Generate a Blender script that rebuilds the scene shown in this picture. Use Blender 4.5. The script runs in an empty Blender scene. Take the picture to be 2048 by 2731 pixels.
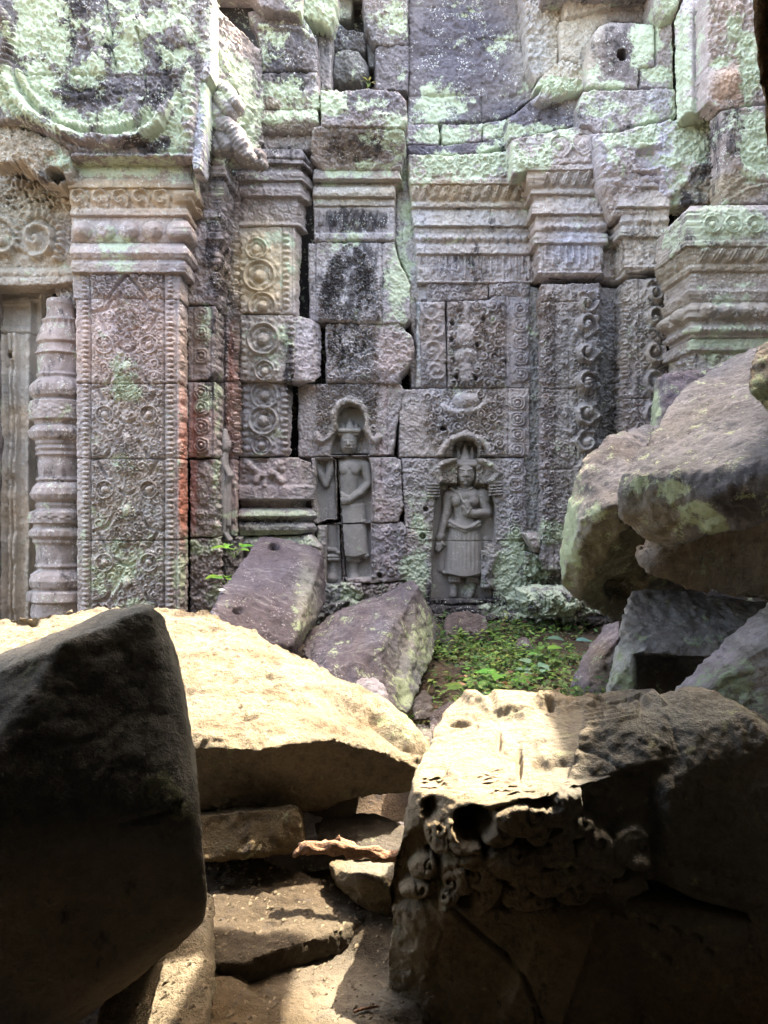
import bpy, bmesh, math, random
import numpy as np
from mathutils import Vector, Matrix

# ------------------------------------------------------------------ camera, sky, sun, exposure
F = 2365.0            # focal length in photo pixels (2048 x 2731)
ZC = 0.85             # eye height above the courtyard ground
scn = bpy.context.scene
cd = bpy.data.cameras.new('camera'); cam = bpy.data.objects.new('camera', cd)
scn.collection.objects.link(cam); scn.camera = cam
cam.location = (0, 0, ZC); cam.rotation_euler = (math.pi/2, 0, 0)
cd.sensor_fit = 'VERTICAL'; cd.sensor_height = 24.0; cd.lens = 24.0*F/2731.0
cd.clip_start = 0.02; cd.clip_end = 500
SUN_EL, SUN_AZ = math.radians(62), math.radians(50)     # azimuth measured from +Y towards +X
w = bpy.data.worlds.new('World'); scn.world = w; w.use_nodes = True
nt = w.node_tree; nt.nodes.clear()
sky = nt.nodes.new('ShaderNodeTexSky'); sky.sky_type = 'NISHITA'; sky.sun_disc = False
sky.sun_elevation = SUN_EL; sky.sun_rotation = SUN_AZ
sky.air_density = 1.0; sky.dust_density = 5; sky.ozone_density = 1.0
bg = nt.nodes.new('ShaderNodeBackground'); bg.inputs[1].default_value = 0.15
wo = nt.nodes.new('ShaderNodeOutputWorld')
nt.links.new(sky.outputs[0], bg.inputs[0]); nt.links.new(bg.outputs[0], wo.inputs[0])
sl = bpy.data.lights.new('sun', 'SUN'); sun = bpy.data.objects.new('sun', sl); scn.collection.objects.link(sun)
sl.energy = 2.0; sl.angle = math.radians(0.5); sl.color = (1.0, 0.95, 0.87)
sd = Vector((math.sin(SUN_AZ)*math.cos(SUN_EL), math.cos(SUN_AZ)*math.cos(SUN_EL), math.sin(SUN_EL)))
sun.rotation_euler = sd.to_track_quat('Z', 'Y').to_euler(); sun.location = (3, 3, 8)
scn.view_settings.view_transform = 'Standard'; scn.view_settings.look = 'None'
scn.view_settings.exposure = 4.0; scn.view_settings.gamma = 1.0
try:
    scn.view_settings.use_white_balance = True; scn.view_settings.white_balance_temperature = 7900; scn.view_settings.white_balance_tint = 10
except Exception: pass
try:
    scn.cycles.max_bounces = 8; scn.cycles.diffuse_bounces = 5
except Exception: pass

# ------------------------------------------------------------------ helpers
def wp(px, py, Y): return ((px-1024.0)/F*Y, Y, ZC-(py-1365.5)/F*Y)

def tag(o, label=None, cat=None, group=None, kind=None):
    if label: o['label'] = label
    if cat: o['category'] = cat
    if group: o['group'] = group
    if kind: o['kind'] = kind
    return o
def link(o, parent=None):
    scn.collection.objects.link(o)
    if parent:
        o.parent = parent; o.matrix_parent_inverse = Matrix.Translation(-parent.location)
    return o
def empty(name, loc):
    e = bpy.data.objects.new(name, None); e.location = loc; e.empty_display_size = .2
    scn.collection.objects.link(e); return e

def _hash(ix, iy, iz, seed):
    h = (ix*np.uint32(374761393)+iy*np.uint32(668265263)+iz*np.uint32(2246822519)+np.uint32(seed)*np.uint32(3266489917))
    h = (h ^ (h >> np.uint32(13)))*np.uint32(1274126177)
    h = h ^ (h >> np.uint32(16))
    return (h & np.uint32(0xffffff)).astype(np.float32)/float(0xffffff)*2-1
def vn(P, seed=0):
    P = np.asarray(P, dtype=np.float32)
    i = np.floor(P); f = P-i; i = i.astype(np.int64).astype(np.uint32)
    f = f*f*f*(f*(f*6-15)+10)
    x, y, z = i[..., 0], i[..., 1], i[..., 2]; o = np.uint32(1)
    fx, fy, fz = f[..., 0], f[..., 1], f[..., 2]
    def L(a, b, t): return a+(b-a)*t
    with np.errstate(over='ignore'):
        return L(L(L(_hash(x,y,z,seed), _hash(x+o,y,z,seed), fx), L(_hash(x,y+o,z,seed), _hash(x+o,y+o,z,seed), fx), fy),
             L(L(_hash(x,y,z+o,seed), _hash(x+o,y,z+o,seed), fx), L(_hash(x,y+o,z+o,seed), _hash(x+o,y+o,z+o,seed), fx), fy), fz)
def fbm(P, octv=4, seed=0, gain=.5):
    P = np.asarray(P, dtype=np.float32); a = 1.; s = 0.; t = 0.
    for k in range(octv):
        s = s+a*vn(P*(2.03**k)+k*17.3, seed+k); t += a; a *= gain
    return s/t
def sstep(a, b, x): t = np.clip((x-a)/(b-a), 0, 1); return t*t*(3-2*t)

def poly_sdf(X, Y, poly):
    """signed distance, positive inside"""
    P = np.asarray(poly, dtype=np.float64); n = len(P)
    d = np.full(X.shape, 1e18); ins = np.zeros(X.shape, bool)
    for k in range(n):
        x0, y0 = P[k]; x1, y1 = P[(k+1) % n]; ex, ey = x1-x0, y1-y0
        t = np.clip(((X-x0)*ex+(Y-y0)*ey)/(ex*ex+ey*ey+1e-9), 0, 1)
        d = np.minimum(d, (X-x0-t*ex)**2+(Y-y0-t*ey)**2)
        if abs(ey) > 1e-9:
            c = ((y0 > Y) != (y1 > Y)) & (X < ex*(Y-y0)/ey+x0); ins ^= c
    d = np.sqrt(d); return np.where(ins, d, -d)
def seg_dist(X, Y, pts):
    d = np.full(X.shape, 1e9); s = np.zeros(X.shape); acc = 0.
    for (x0, y0), (x1, y1) in zip(pts[:-1], pts[1:]):
        ex, ey = x1-x0, y1-y0; l = math.hypot(ex, ey)+1e-9
        t = np.clip(((X-x0)*ex+(Y-y0)*ey)/(l*l), 0, 1); dd = np.hypot(X-x0-t*ex, Y-y0-t*ey)
        m = dd < d; d = np.where(m, dd, d); s = np.where(m, acc+t*l, s); acc += l
    return d, s

def mesh_from(name, V, Fc, mat, parent=None, attrs=None, smooth=True):
    me = bpy.data.meshes.new(name)
    V = np.asarray(V, dtype=np.float32); Fc = np.asarray(Fc, dtype=np.int32)
    k = Fc.shape[1]
    me.vertices.add(len(V)); me.vertices.foreach_set('co', V.ravel())
    me.loops.add(len(Fc)*k); me.loops.foreach_set('vertex_index', Fc.ravel())
    me.polygons.add(len(Fc)); me.polygons.foreach_set('loop_start', np.arange(0, len(Fc)*k, k, dtype=np.int32))
    try: me.polygons.foreach_set('loop_total', np.full(len(Fc), k, dtype=np.int32))
    except Exception: pass
    me.polygons.foreach_set('use_smooth', np.full(len(Fc), smooth))
    me.update(calc_edges=True)
    put_attrs(me, attrs)
    me.materials.append(mat)
    o = bpy.data.objects.new(name, me); link(o, parent); return o
def put_attrs(me, attrs):
    for nm, a in (attrs or {}).items():
        a = np.asarray(a, dtype=np.float32)
        if a.ndim == 2:
            at = me.attributes.new(nm, 'FLOAT_COLOR', 'POINT')
            if a.shape[1] == 3: a = np.concatenate([a, np.ones((len(a), 1), np.float32)], 1)
            at.data.foreach_set('color', a.ravel())
        else:
            at = me.attributes.new(nm, 'FLOAT', 'POINT'); at.data.foreach_set('value', a)

# ------------------------------------------------------------------ materials
MINT = (0.49, 0.55, 0.415, 1)
def stone_mat(name, lich=MINT, lich2=(.40, .47, .33, 1), lscale=7.5, dark=(.022, .02, .022, 1), bump=.5, var=.35,
              fine=90., speck=.5, specc=(.62, .62, .58, 1), bdist=.012, rough=.92, lsharp=.035, streak=0.):
    m = bpy.data.materials.new(name); m.use_nodes = True; nt = m.node_tree; N = nt.nodes; K = nt.links
    N.clear()
    out = N.new('ShaderNodeOutputMaterial'); b = N.new('ShaderNodeBsdfPrincipled')
    K.new(b.outputs[0], out.inputs[0]); b.inputs['Roughness'].default_value = rough
    try: b.inputs['Specular IOR Level'].default_value = .25
    except Exception: pass
    tc = N.new('ShaderNodeTexCoord')
    geo = N.new('ShaderNodeNewGeometry')
    def noise(sc, det, rg=.6, vec=None, dist=0.):
        n = N.new('ShaderNodeTexNoise'); n.inputs['Scale'].default_value = sc; n.inputs['Detail'].default_value = det
        n.inputs['Roughness'].default_value = rg; n.inputs['Distortion'].default_value = dist
        K.new(vec or geo.outputs['Position'], n.inputs['Vector']); return n.outputs[0]
    def math_(op, a, bb, cl=False):
        n = N.new('ShaderNodeMath'); n.operation = op; n.use_clamp = cl
        for i, v in enumerate((a, bb)):
            if isinstance(v, (int, float)): n.inputs[i].default_value = v
            else: K.new(v, n.inputs[i])
        return n.outputs[0]
    def attr(nm):
        a = N.new('ShaderNodeAttribute'); a.attribute_name = nm; return a
    def mix(fac, a, bb):
        n = N.new('ShaderNodeMix'); n.data_type = 'RGBA'
        if isinstance(fac, float): n.inputs[0].default_value = fac
        else: K.new(fac, n.inputs[0])
        for i, v in ((6, a), (7, bb)):
            if isinstance(v, tuple): n.inputs[i].default_value = v
            else: K.new(v, n.inputs[i])
        return n.outputs[2]
    def thr(n_, cov, sharp):
        t = math_('SUBTRACT', .72, math_('MULTIPLY', cov, .40))      # cov 0 -> .75, 1 -> .25
        return math_('DIVIDE', math_('SUBTRACT', n_, math_('SUBTRACT', t, sharp)), 2*sharp, True)
    col = attr('Col').outputs['Color']; Lc = attr('L').outputs['Fac']; Dc = attr('D').outputs['Fac']
    big = noise(4.5, 4); mid = noise(22., 6, .65); fin = noise(fine, 6, .7); grain = noise(fine*3.2, 3, .7)
    v = math_('ADD', math_('MULTIPLY', math_('SUBTRACT', big, .5), var*1.6), 1.)
    v = math_('ADD', v, math_('MULTIPLY', math_('SUBTRACT', mid, .5), var*2.2))
    v = math_('ADD', v, math_('MULTIPLY', math_('SUBTRACT', fin, .5), var*2.0))
    v = math_('ADD', v, math_('MULTIPLY', math_('SUBTRACT', grain, .5), var*1.4))
    v = math_('MAXIMUM', v, .25)
    sc = N.new('ShaderNodeVectorMath'); sc.operation = 'SCALE'; K.new(col, sc.inputs[0]); K.new(v, sc.inputs['Scale'])
    c = sc.outputs[0]
    st = None
    if streak > 0:      # chisel strokes and dust lines
        m1 = N.new('ShaderNodeMapping'); m1.inputs['Rotation'].default_value = (.5, .4, .9); m1.inputs['Scale'].default_value = (5, 34, 12); K.new(geo.outputs['Position'], m1.inputs['Vector'])
        st = noise(1., 8, .72, m1.outputs[0], .6)
        sf = math_('MULTIPLY', math_('MULTIPLY', math_('SUBTRACT', st, .5), 7., True), math_('MULTIPLY', math_('SUBTRACT', big, .40), 4., True))
        c = mix(math_('MULTIPLY', sf, streak), c, specc)
    # black mould, streaked downwards
    mp = N.new('ShaderNodeMapping'); mp.inputs['Scale'].default_value = (1, 1, .45); K.new(geo.outputs['Position'], mp.inputs['Vector'])
    dn = noise(16., 8, .72, mp.outputs[0])
    df = thr(dn, Dc, .07)
    dm = math_('MULTIPLY', df, .88)
    dcol = mix(fin, dark, tuple(x*2.6 for x in dark[:3])+(1,))
    c = mix(dm, c, dcol)
    # lichen crust
    ln = math_('ADD', math_('MULTIPLY', noise(lscale, 5, .6, None, .4), .8), math_('MULTIPLY', noise(lscale*5.5, 8, .78), .6)); ln = math_('SUBTRACT', ln, .2)
    lf = thr(ln, Lc, lsharp)
    lcol = mix(noise(38., 5, .7), tuple(x for x in lich2), lich)
    c = mix(math_('MULTIPLY', lf, .93), c, lcol)
    # pale specks
    vo = N.new('ShaderNodeTexVoronoi'); vo.inputs['Scale'].default_value = 60.; K.new(geo.outputs['Position'], vo.inputs['Vector'])
    sp = math_('MULTIPLY', math_('LESS_THAN', vo.outputs['Distance'], .33), math_('GREATER_THAN', noise(11., 4, .7), .60-.06*speck))
    sp = math_('MULTIPLY', sp, min(1., .75*speck))
    c = mix(sp, c, specc)
    K.new(c, b.inputs['Base Color'])
    bm = N.new('ShaderNodeBump'); bm.inputs['Strength'].default_value = bump; bm.inputs['Distance'].default_value = bdist
    h = math_('ADD', math_('MULTIPLY', mid, 1.0), math_('MULTIPLY', fin, .8))
    h = math_('ADD', h, math_('MULTIPLY', grain, .35))
    h = math_('ADD', h, math_('MULTIPLY', lf, .12))
    if st is not None: h = math_('ADD', h, math_('MULTIPLY', st, 1.1))
    K.new(h, bm.inputs['Height']); K.new(bm.outputs[0], b.inputs['Normal'])
    return m
M = {}
M['wall'] = stone_mat('weathered_carved_sandstone', bump=.32, var=.34, speck=.85)
M['figure'] = stone_mat('smooth_carved_sandstone', bump=.2, var=.32, speck=.5)
M['blockgrey'] = stone_mat('grey_violet_sandstone', lich=(.42,.50,.36,1), lich2=(.25,.32,.18,1), bump=.8, var=.55, speck=.4, lscale=14., streak=.34, specc=(.50,.50,.51,1))
M['tan'] = stone_mat('tan_sandstone', lich=(.36,.40,.26,1), lich2=(.24,.26,.14,1), bump=1., var=.5, speck=0.02, fine=60., bdist=.03)
M['shade'] = stone_mat('dusty_brown_sandstone', lich=(.30,.32,.22,1), lich2=(.18,.2,.12,1), bump=.8, var=.35, speck=0.02, fine=60., bdist=.02)
def plain_mat(name, col, rough=.8, var=.3, scale=30., bump=.3, trans=0., attr=None, col2=None, spec=.3):
    m = bpy.data.materials.new(name); m.use_nodes = True; nt = m.node_tree; N = nt.nodes; K = nt.links
    b = N['Principled BSDF']; b.inputs['Roughness'].default_value = rough
    try: b.inputs['Specular IOR Level'].default_value = spec
    except Exception: pass
    geo = N.new('ShaderNodeNewGeometry'); n = N.new('ShaderNodeTexNoise'); n.inputs['Scale'].default_value = scale; n.inputs['Detail'].default_value = 5
    K.new(geo.outputs['Position'], n.inputs['Vector'])
    mx = N.new('ShaderNodeMix'); mx.data_type = 'RGBA'; K.new(n.outputs[0], mx.inputs[0])
    if attr:
        a = N.new('ShaderNodeAttribute'); a.attribute_name = attr
        s1 = N.new('ShaderNodeVectorMath'); s1.operation = 'SCALE'; K.new(a.outputs['Color'], s1.inputs[0]); s1.inputs['Scale'].default_value = 1-var
        s2 = N.new('ShaderNodeVectorMath'); s2.operation = 'SCALE'; K.new(a.outputs['Color'], s2.inputs[0]); s2.inputs['Scale'].default_value = 1+var
        K.new(s1.outputs[0], mx.inputs[6]); K.new(s2.outputs[0], mx.inputs[7])
    else:
        mx.inputs[6].default_value = tuple(c*(1-var) for c in col)+(1,)
        mx.inputs[7].default_value = (tuple(c*(1+var) for c in col) if col2 is None else col2)+(1,)
    K.new(mx.outputs[2], b.inputs['Base Color'])
    bm = N.new('ShaderNodeBump'); bm.inputs['Strength'].default_value = bump; bm.inputs['Distance'].default_value = .01
    K.new(n.outputs[0], bm.inputs['Height']); K.new(bm.outputs[0], b.inputs['Normal'])
    if trans > 0:
        out = N['Material Output']; t = N.new('ShaderNodeBsdfTranslucent'); ms = N.new('ShaderNodeMixShader'); ms.inputs[0].default_value = trans
        K.new(mx.outputs[2], t.inputs[0]); K.new(b.outputs[0], ms.inputs[1]); K.new(t.outputs[0], ms.inputs[2]); K.new(ms.outputs[0], out.inputs[0])
    return m

# ------------------------------------------------------------------ stains, painted niche shading and lichen of the facade (where they grow, in facade coordinates)
GREY=(.285,.25,.243); WARM=(.33,.285,.235); BEIGE=(.43,.37,.29); PINK=(.42,.33,.315); RED=(.40,.15,.10); VIOL=(.125,.11,.13); BROWN=(.17,.13,.09); PALE=(.45,.42,.43); OCHRE=(.33,.27,.16)
COLB = [ # x, y, rx, ry, colour, strength
 (130,60,420,420,(.11,.098,.105),.95), (100,630,150,150,(.36,.31,.22),.95),(60,1200,90,450,(.40,.35,.31),.9),(20,1000,30,700,(.33,.30,.24),.6),
 (150,900,70,80,(.44,.34,.28),.7),(150,1250,75,330,(.36,.31,.30),.8),(330,530,190,60,(.42,.33,.22),.9),(330,640,170,90,(.40,.34,.32),.85),
 (330,900,150,130,(.43,.34,.31),.9),(330,1150,150,130,(.36,.32,.29),.8),(330,1420,160,180,(.31,.29,.26),.8),
 (600,700,60,200,(.26,.23,.24),.8),(530,900,38,100,(.27,.21,.17),.8),(535,1130,38,90,(.29,.20,.17),.8),(545,1330,40,100,(.25,.22,.20),.8),
 (486,1130,12,110,(.42,.24,.20),.8),(490,1335,15,105,RED,.9),(492,1180,10,70,RED,.5),(515,1250,10,170,(.45,.22,.18),.7),(620,960,10,90,RED,.75),(622,1130,18,120,(.42,.25,.21),.8),(627,1320,20,130,(.34,.24,.23),.8),
 (600,300,60,140,(.16,.15,.155),.9),(700,720,95,120,(.42,.345,.23),.97),(700,930,75,90,(.32,.29,.25),.9),(830,930,45,90,(.38,.34,.35),.9),(700,1120,70,95,(.29,.275,.26),.9),
 (740,1300,110,110,(.37,.31,.30),.9),(730,1420,110,60,(.27,.27,.22),.8),
 (760,120,90,130,(.11,.098,.105),.9),(770,300,90,50,(.24,.20,.16),.8),(960,390,110,50,(.13,.10,.08),.95),(970,280,115,45,(.125,.105,.115),.9),(930,130,80,120,(.15,.145,.15),.95),
 (950,510,110,55,(.34,.31,.26),.9),(945,585,95,30,(.12,.115,.115),.85),(945,750,110,110,(.45,.44,.45),.9),(1050,930,60,80,(.33,.28,.28),.9),(930,930,70,80,(.42,.41,.42),.9),
 (930,1110,140,90,(.29,.27,.265),.9),(1030,1250,22,260,(.37,.285,.28),.8),(1050,1330,38,190,(.31,.26,.265),.8),(850,1400,60,180,(.30,.285,.285),.8),
 (1250,130,190,160,(.115,.105,.125),.97),(1240,290,180,40,(.15,.14,.155),.9),(1250,520,190,40,(.31,.25,.18),.9),(1250,590,180,40,(.29,.265,.24),.9),(1250,720,160,30,(.23,.215,.22),.8),(1270,650,170,30,(.32,.28,.25),.8),
 (1100,700,50,150,(.34,.31,.30),.9),(1240,920,130,120,(.345,.30,.28),.95),(1240,1100,170,110,(.29,.265,.255),.95),(1100,1200,80,200,(.265,.245,.245),.9),(1250,1300,150,150,(.29,.265,.25),.8),(1385,1200,40,420,(.29,.265,.27),.6),(1250,1420,90,180,(.25,.24,.235),.8),
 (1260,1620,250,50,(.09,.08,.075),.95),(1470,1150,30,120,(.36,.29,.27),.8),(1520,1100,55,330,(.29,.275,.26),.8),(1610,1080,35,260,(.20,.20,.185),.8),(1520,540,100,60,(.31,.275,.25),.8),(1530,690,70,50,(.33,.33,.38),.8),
 (1690,800,60,200,(.32,.30,.28),.8),(1760,600,60,160,(.36,.31,.25),.8),(1740,920,40,150,(.31,.29,.27),.9),(1520,130,110,130,(.47,.42,.35),.97),(1420,110,50,120,(.30,.28,.26),.9),
 (1660,150,90,90,(.10,.085,.085),.97),(1680,285,130,50,(.25,.235,.245),.95),(1400,320,160,45,(.13,.12,.14),.95),(1700,430,110,130,(.33,.30,.32),.9),(1760,450,30,100,(.42,.38,.42),.7),
 (1840,140,45,200,(.34,.32,.32),.9),(1950,130,80,150,(.36,.29,.26),.95),(1950,240,50,60,(.38,.26,.19),.9),(1980,410,70,130,(.30,.25,.23),.9),(1950,500,90,40,(.32,.26,.18),.9),
 (1950,610,120,50,(.22,.21,.19),.9),(1930,690,200,60,(.27,.235,.18),.95),(1920,820,170,70,(.27,.245,.21),.9),(1960,960,120,80,(.36,.34,.30),.9),(1430,1580,60,60,(.25,.25,.24),.8),
 (1240,1250,52,80,(.15,.135,.11),.85),(1240,1380,80,130,(.16,.145,.12),.8),(932,1145,44,70,(.16,.15,.115),.85),(940,1300,50,90,(.19,.18,.16),.7),(868,1300,34,90,(.19,.18,.165),.7),(1240,1600,90,30,(.10,.09,.08),.85)]  # last row: olive stain, also painted to deepen the shading of both niches
LB = [ # lichen: x, y, rx, ry, amount
 (1000,330,60,60,.55),(1250,20,60,40,.5),(560,30,40,60,.6),(430,60,60,40,.7),(1340,110,40,60,.4),(690,480,40,30,.5),(330,1240,40,60,.42),(1530,560,60,20,.5),(1250,640,100,10,.5),(930,1500,60,60,.3),(1600,700,30,60,.4),(1760,700,20,60,.45),
 (120,60,90,120,.86),(80,250,100,90,.86),(200,330,110,40,.8),(360,340,110,40,.8),(330,130,90,140,.60),(330,30,60,40,.8),(250,200,60,40,.9),(330,440,170,30,.85),(480,120,60,180,.62),(480,330,40,90,.72),(620,130,70,120,.66),(660,330,40,80,.5),
 (640,210,60,90,.9),(330,700,60,30,.52),(340,650,70,25,.6),(330,1030,60,45,.72),(330,970,55,40,.5),(300,1500,90,120,.55),(470,470,40,40,.6),(560,250,30,200,.58),(545,860,22,60,.62),(545,1060,25,35,.66),(580,1060,12,90,.6),(578,1330,12,120,.6),(545,1450,60,30,.66),(460,1520,60,60,.6),(1250,60,10,10,.1),
 (720,120,60,60,.62),(850,30,60,50,.9),(700,160,50,60,.7),(740,250,70,50,.66),(760,310,80,25,.82),(660,290,50,40,.7),(880,270,50,40,.72),(980,285,50,25,.55),(1055,380,40,70,.72),(1000,440,60,14,.75),(950,462,110,14,.66),
 (900,640,60,25,.6),(1060,740,40,110,.86),(880,660,40,20,.6),(1060,60,40,50,.68),(1030,50,60,35,.62),(1070,200,14,30,.6),(720,640,50,20,.6),(770,700,40,60,.52),(745,920,40,60,.55),(700,880,60,30,.5),
 (1080,500,26,160,.58),(1160,280,70,50,.72),(1210,260,60,30,.5),(1180,360,90,25,.95),(1280,350,130,22,.75),(1230,440,150,36,.93),(1400,440,70,50,.86),(1480,380,70,40,.80),(1330,320,60,20,.4),(1120,460,40,40,.6),(1330,400,80,30,.8),
 (1490,230,60,22,.95),(1440,345,80,20,.72),(1720,110,40,70,.88),(1620,230,60,16,.7),(1590,210,20,60,.6),(1750,200,45,25,.85),(1780,30,36,40,.9),(1815,200,28,160,.99),(1830,290,40,40,.95),(1600,280,50,30,.66),(1700,290,80,22,.45),(1640,400,40,80,.62),
 (1720,350,50,60,.82),(1830,370,70,90,.88),(1800,480,30,90,.78),(1860,500,30,40,.5),(1920,60,60,90,.56),(1990,180,40,110,.80),(1975,100,60,110,.5),(1930,170,40,20,.8),(2010,400,60,110,.80),(1960,330,40,60,.62),(2000,500,70,20,.5),
 (1850,600,60,50,.70),(1930,600,110,50,.86),(1990,760,90,10,.6),(1930,800,60,20,.62),(1960,880,110,14,.7),(1970,915,130,16,.95),(1990,980,110,70,.80),(1900,980,16,100,.75),(1420,880,30,40,.3),
 (720,1370,120,14,.80),(720,1425,110,14,.82),(800,1440,60,30,.62),(1110,1540,36,90,.92),(1130,1410,40,60,.62),(1110,1330,36,30,.5),(1370,1530,50,110,.86),(1420,1560,70,90,.74),(1340,1610,60,40,.66),(1500,1600,100,40,.78),(1450,1640,90,30,.74),(1480,1420,50,40,.6),(1060,1560,60,30,.5),(850,1570,60,30,.5),(945,1600,60,30,.55),(1250,1560,120,30,.5),
 (330,1600,200,40,.5),(560,1600,70,60,.5),(1260,1690,200,30,.35),(1000,1480,20,20,.2)]
DB = [ # black mould
 (190,40,40,110,.75),(240,250,90,30,.85),(430,240,70,60,.72),(300,110,30,90,.6),(400,60,40,60,.6),(60,140,40,40,.5),(560,100,60,110,.5),(420,390,90,18,.9),(460,170,70,70,.6),(110,480,30,20,.6),
 (570,680,30,160,.62),(560,430,60,60,.5),(560,1050,30,50,.75),(600,820,60,160,.45),(770,970,18,90,.8),(735,60,40,40,.4),(760,200,60,90,.55),(960,390,90,50,.6),(740,420,80,40,.6),
 (945,590,100,36,.72),(930,750,95,110,.74),(930,920,70,75,.66),(860,500,40,20,.4),(1100,640,30,90,.3),(1250,700,80,60,.55),(1240,540,60,20,.45),(1300,600,60,30,.4),(1240,60,200,60,.3),
 (1660,120,70,60,.5),(1460,300,100,30,.5),(1640,330,80,50,.45),(1880,440,60,90,.6),(1840,530,50,30,.6),(1960,340,60,90,.62),(1990,240,50,60,.4),(1860,640,50,25,.6),(1600,560,60,60,.35),(1610,1100,60,250,.4),(1690,700,50,60,.4),
 (1260,1620,200,60,.7),(1150,1640,60,60,.7),(1400,1540,100,80,.45),(1500,1640,120,60,.5),(1060,1300,30,30,.2),(860,1330,40,60,.3),(540,1250,30,20,.2),(720,1390,110,12,.6),(150,1300,60,300,.12),(1740,650,40,60,.3),(1700,520,50,30,.3)]
def fieldmix(X, Y, col0=None):
    n = X.size; C = np.tile(np.array(col0 if col0 is not None else GREY, np.float32), (n, 1)); X = X.ravel(); Y = Y.ravel()
    for (x, y, rx, ry, c, s) in COLB:
        m = (abs(X-x) < rx*2.2) & (abs(Y-y) < ry*2.2)
        if not m.any(): continue
        r = ((X[m]-x)/rx)**2+((Y[m]-y)/ry)**2; wt = (s/(1+r**3))[:, None].astype(np.float32)
        C[m] = C[m]*(1-wt)+np.array(c, np.float32)*wt
    return C
def fieldmax(X, Y, B, base):
    X = X.ravel(); Y = Y.ravel(); A = np.full(X.size, base, np.float32)
    for (x, y, rx, ry, s) in B:
        m = (abs(X-x) < rx*2.2) & (abs(Y-y) < ry*2.2)
        if not m.any(): continue
        r = ((X[m]-x)/rx)**2+((Y[m]-y)/ry)**2
        A[m] = np.maximum(A[m], s*.95/(1+(r/1.3)**2))
    return A

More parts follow.
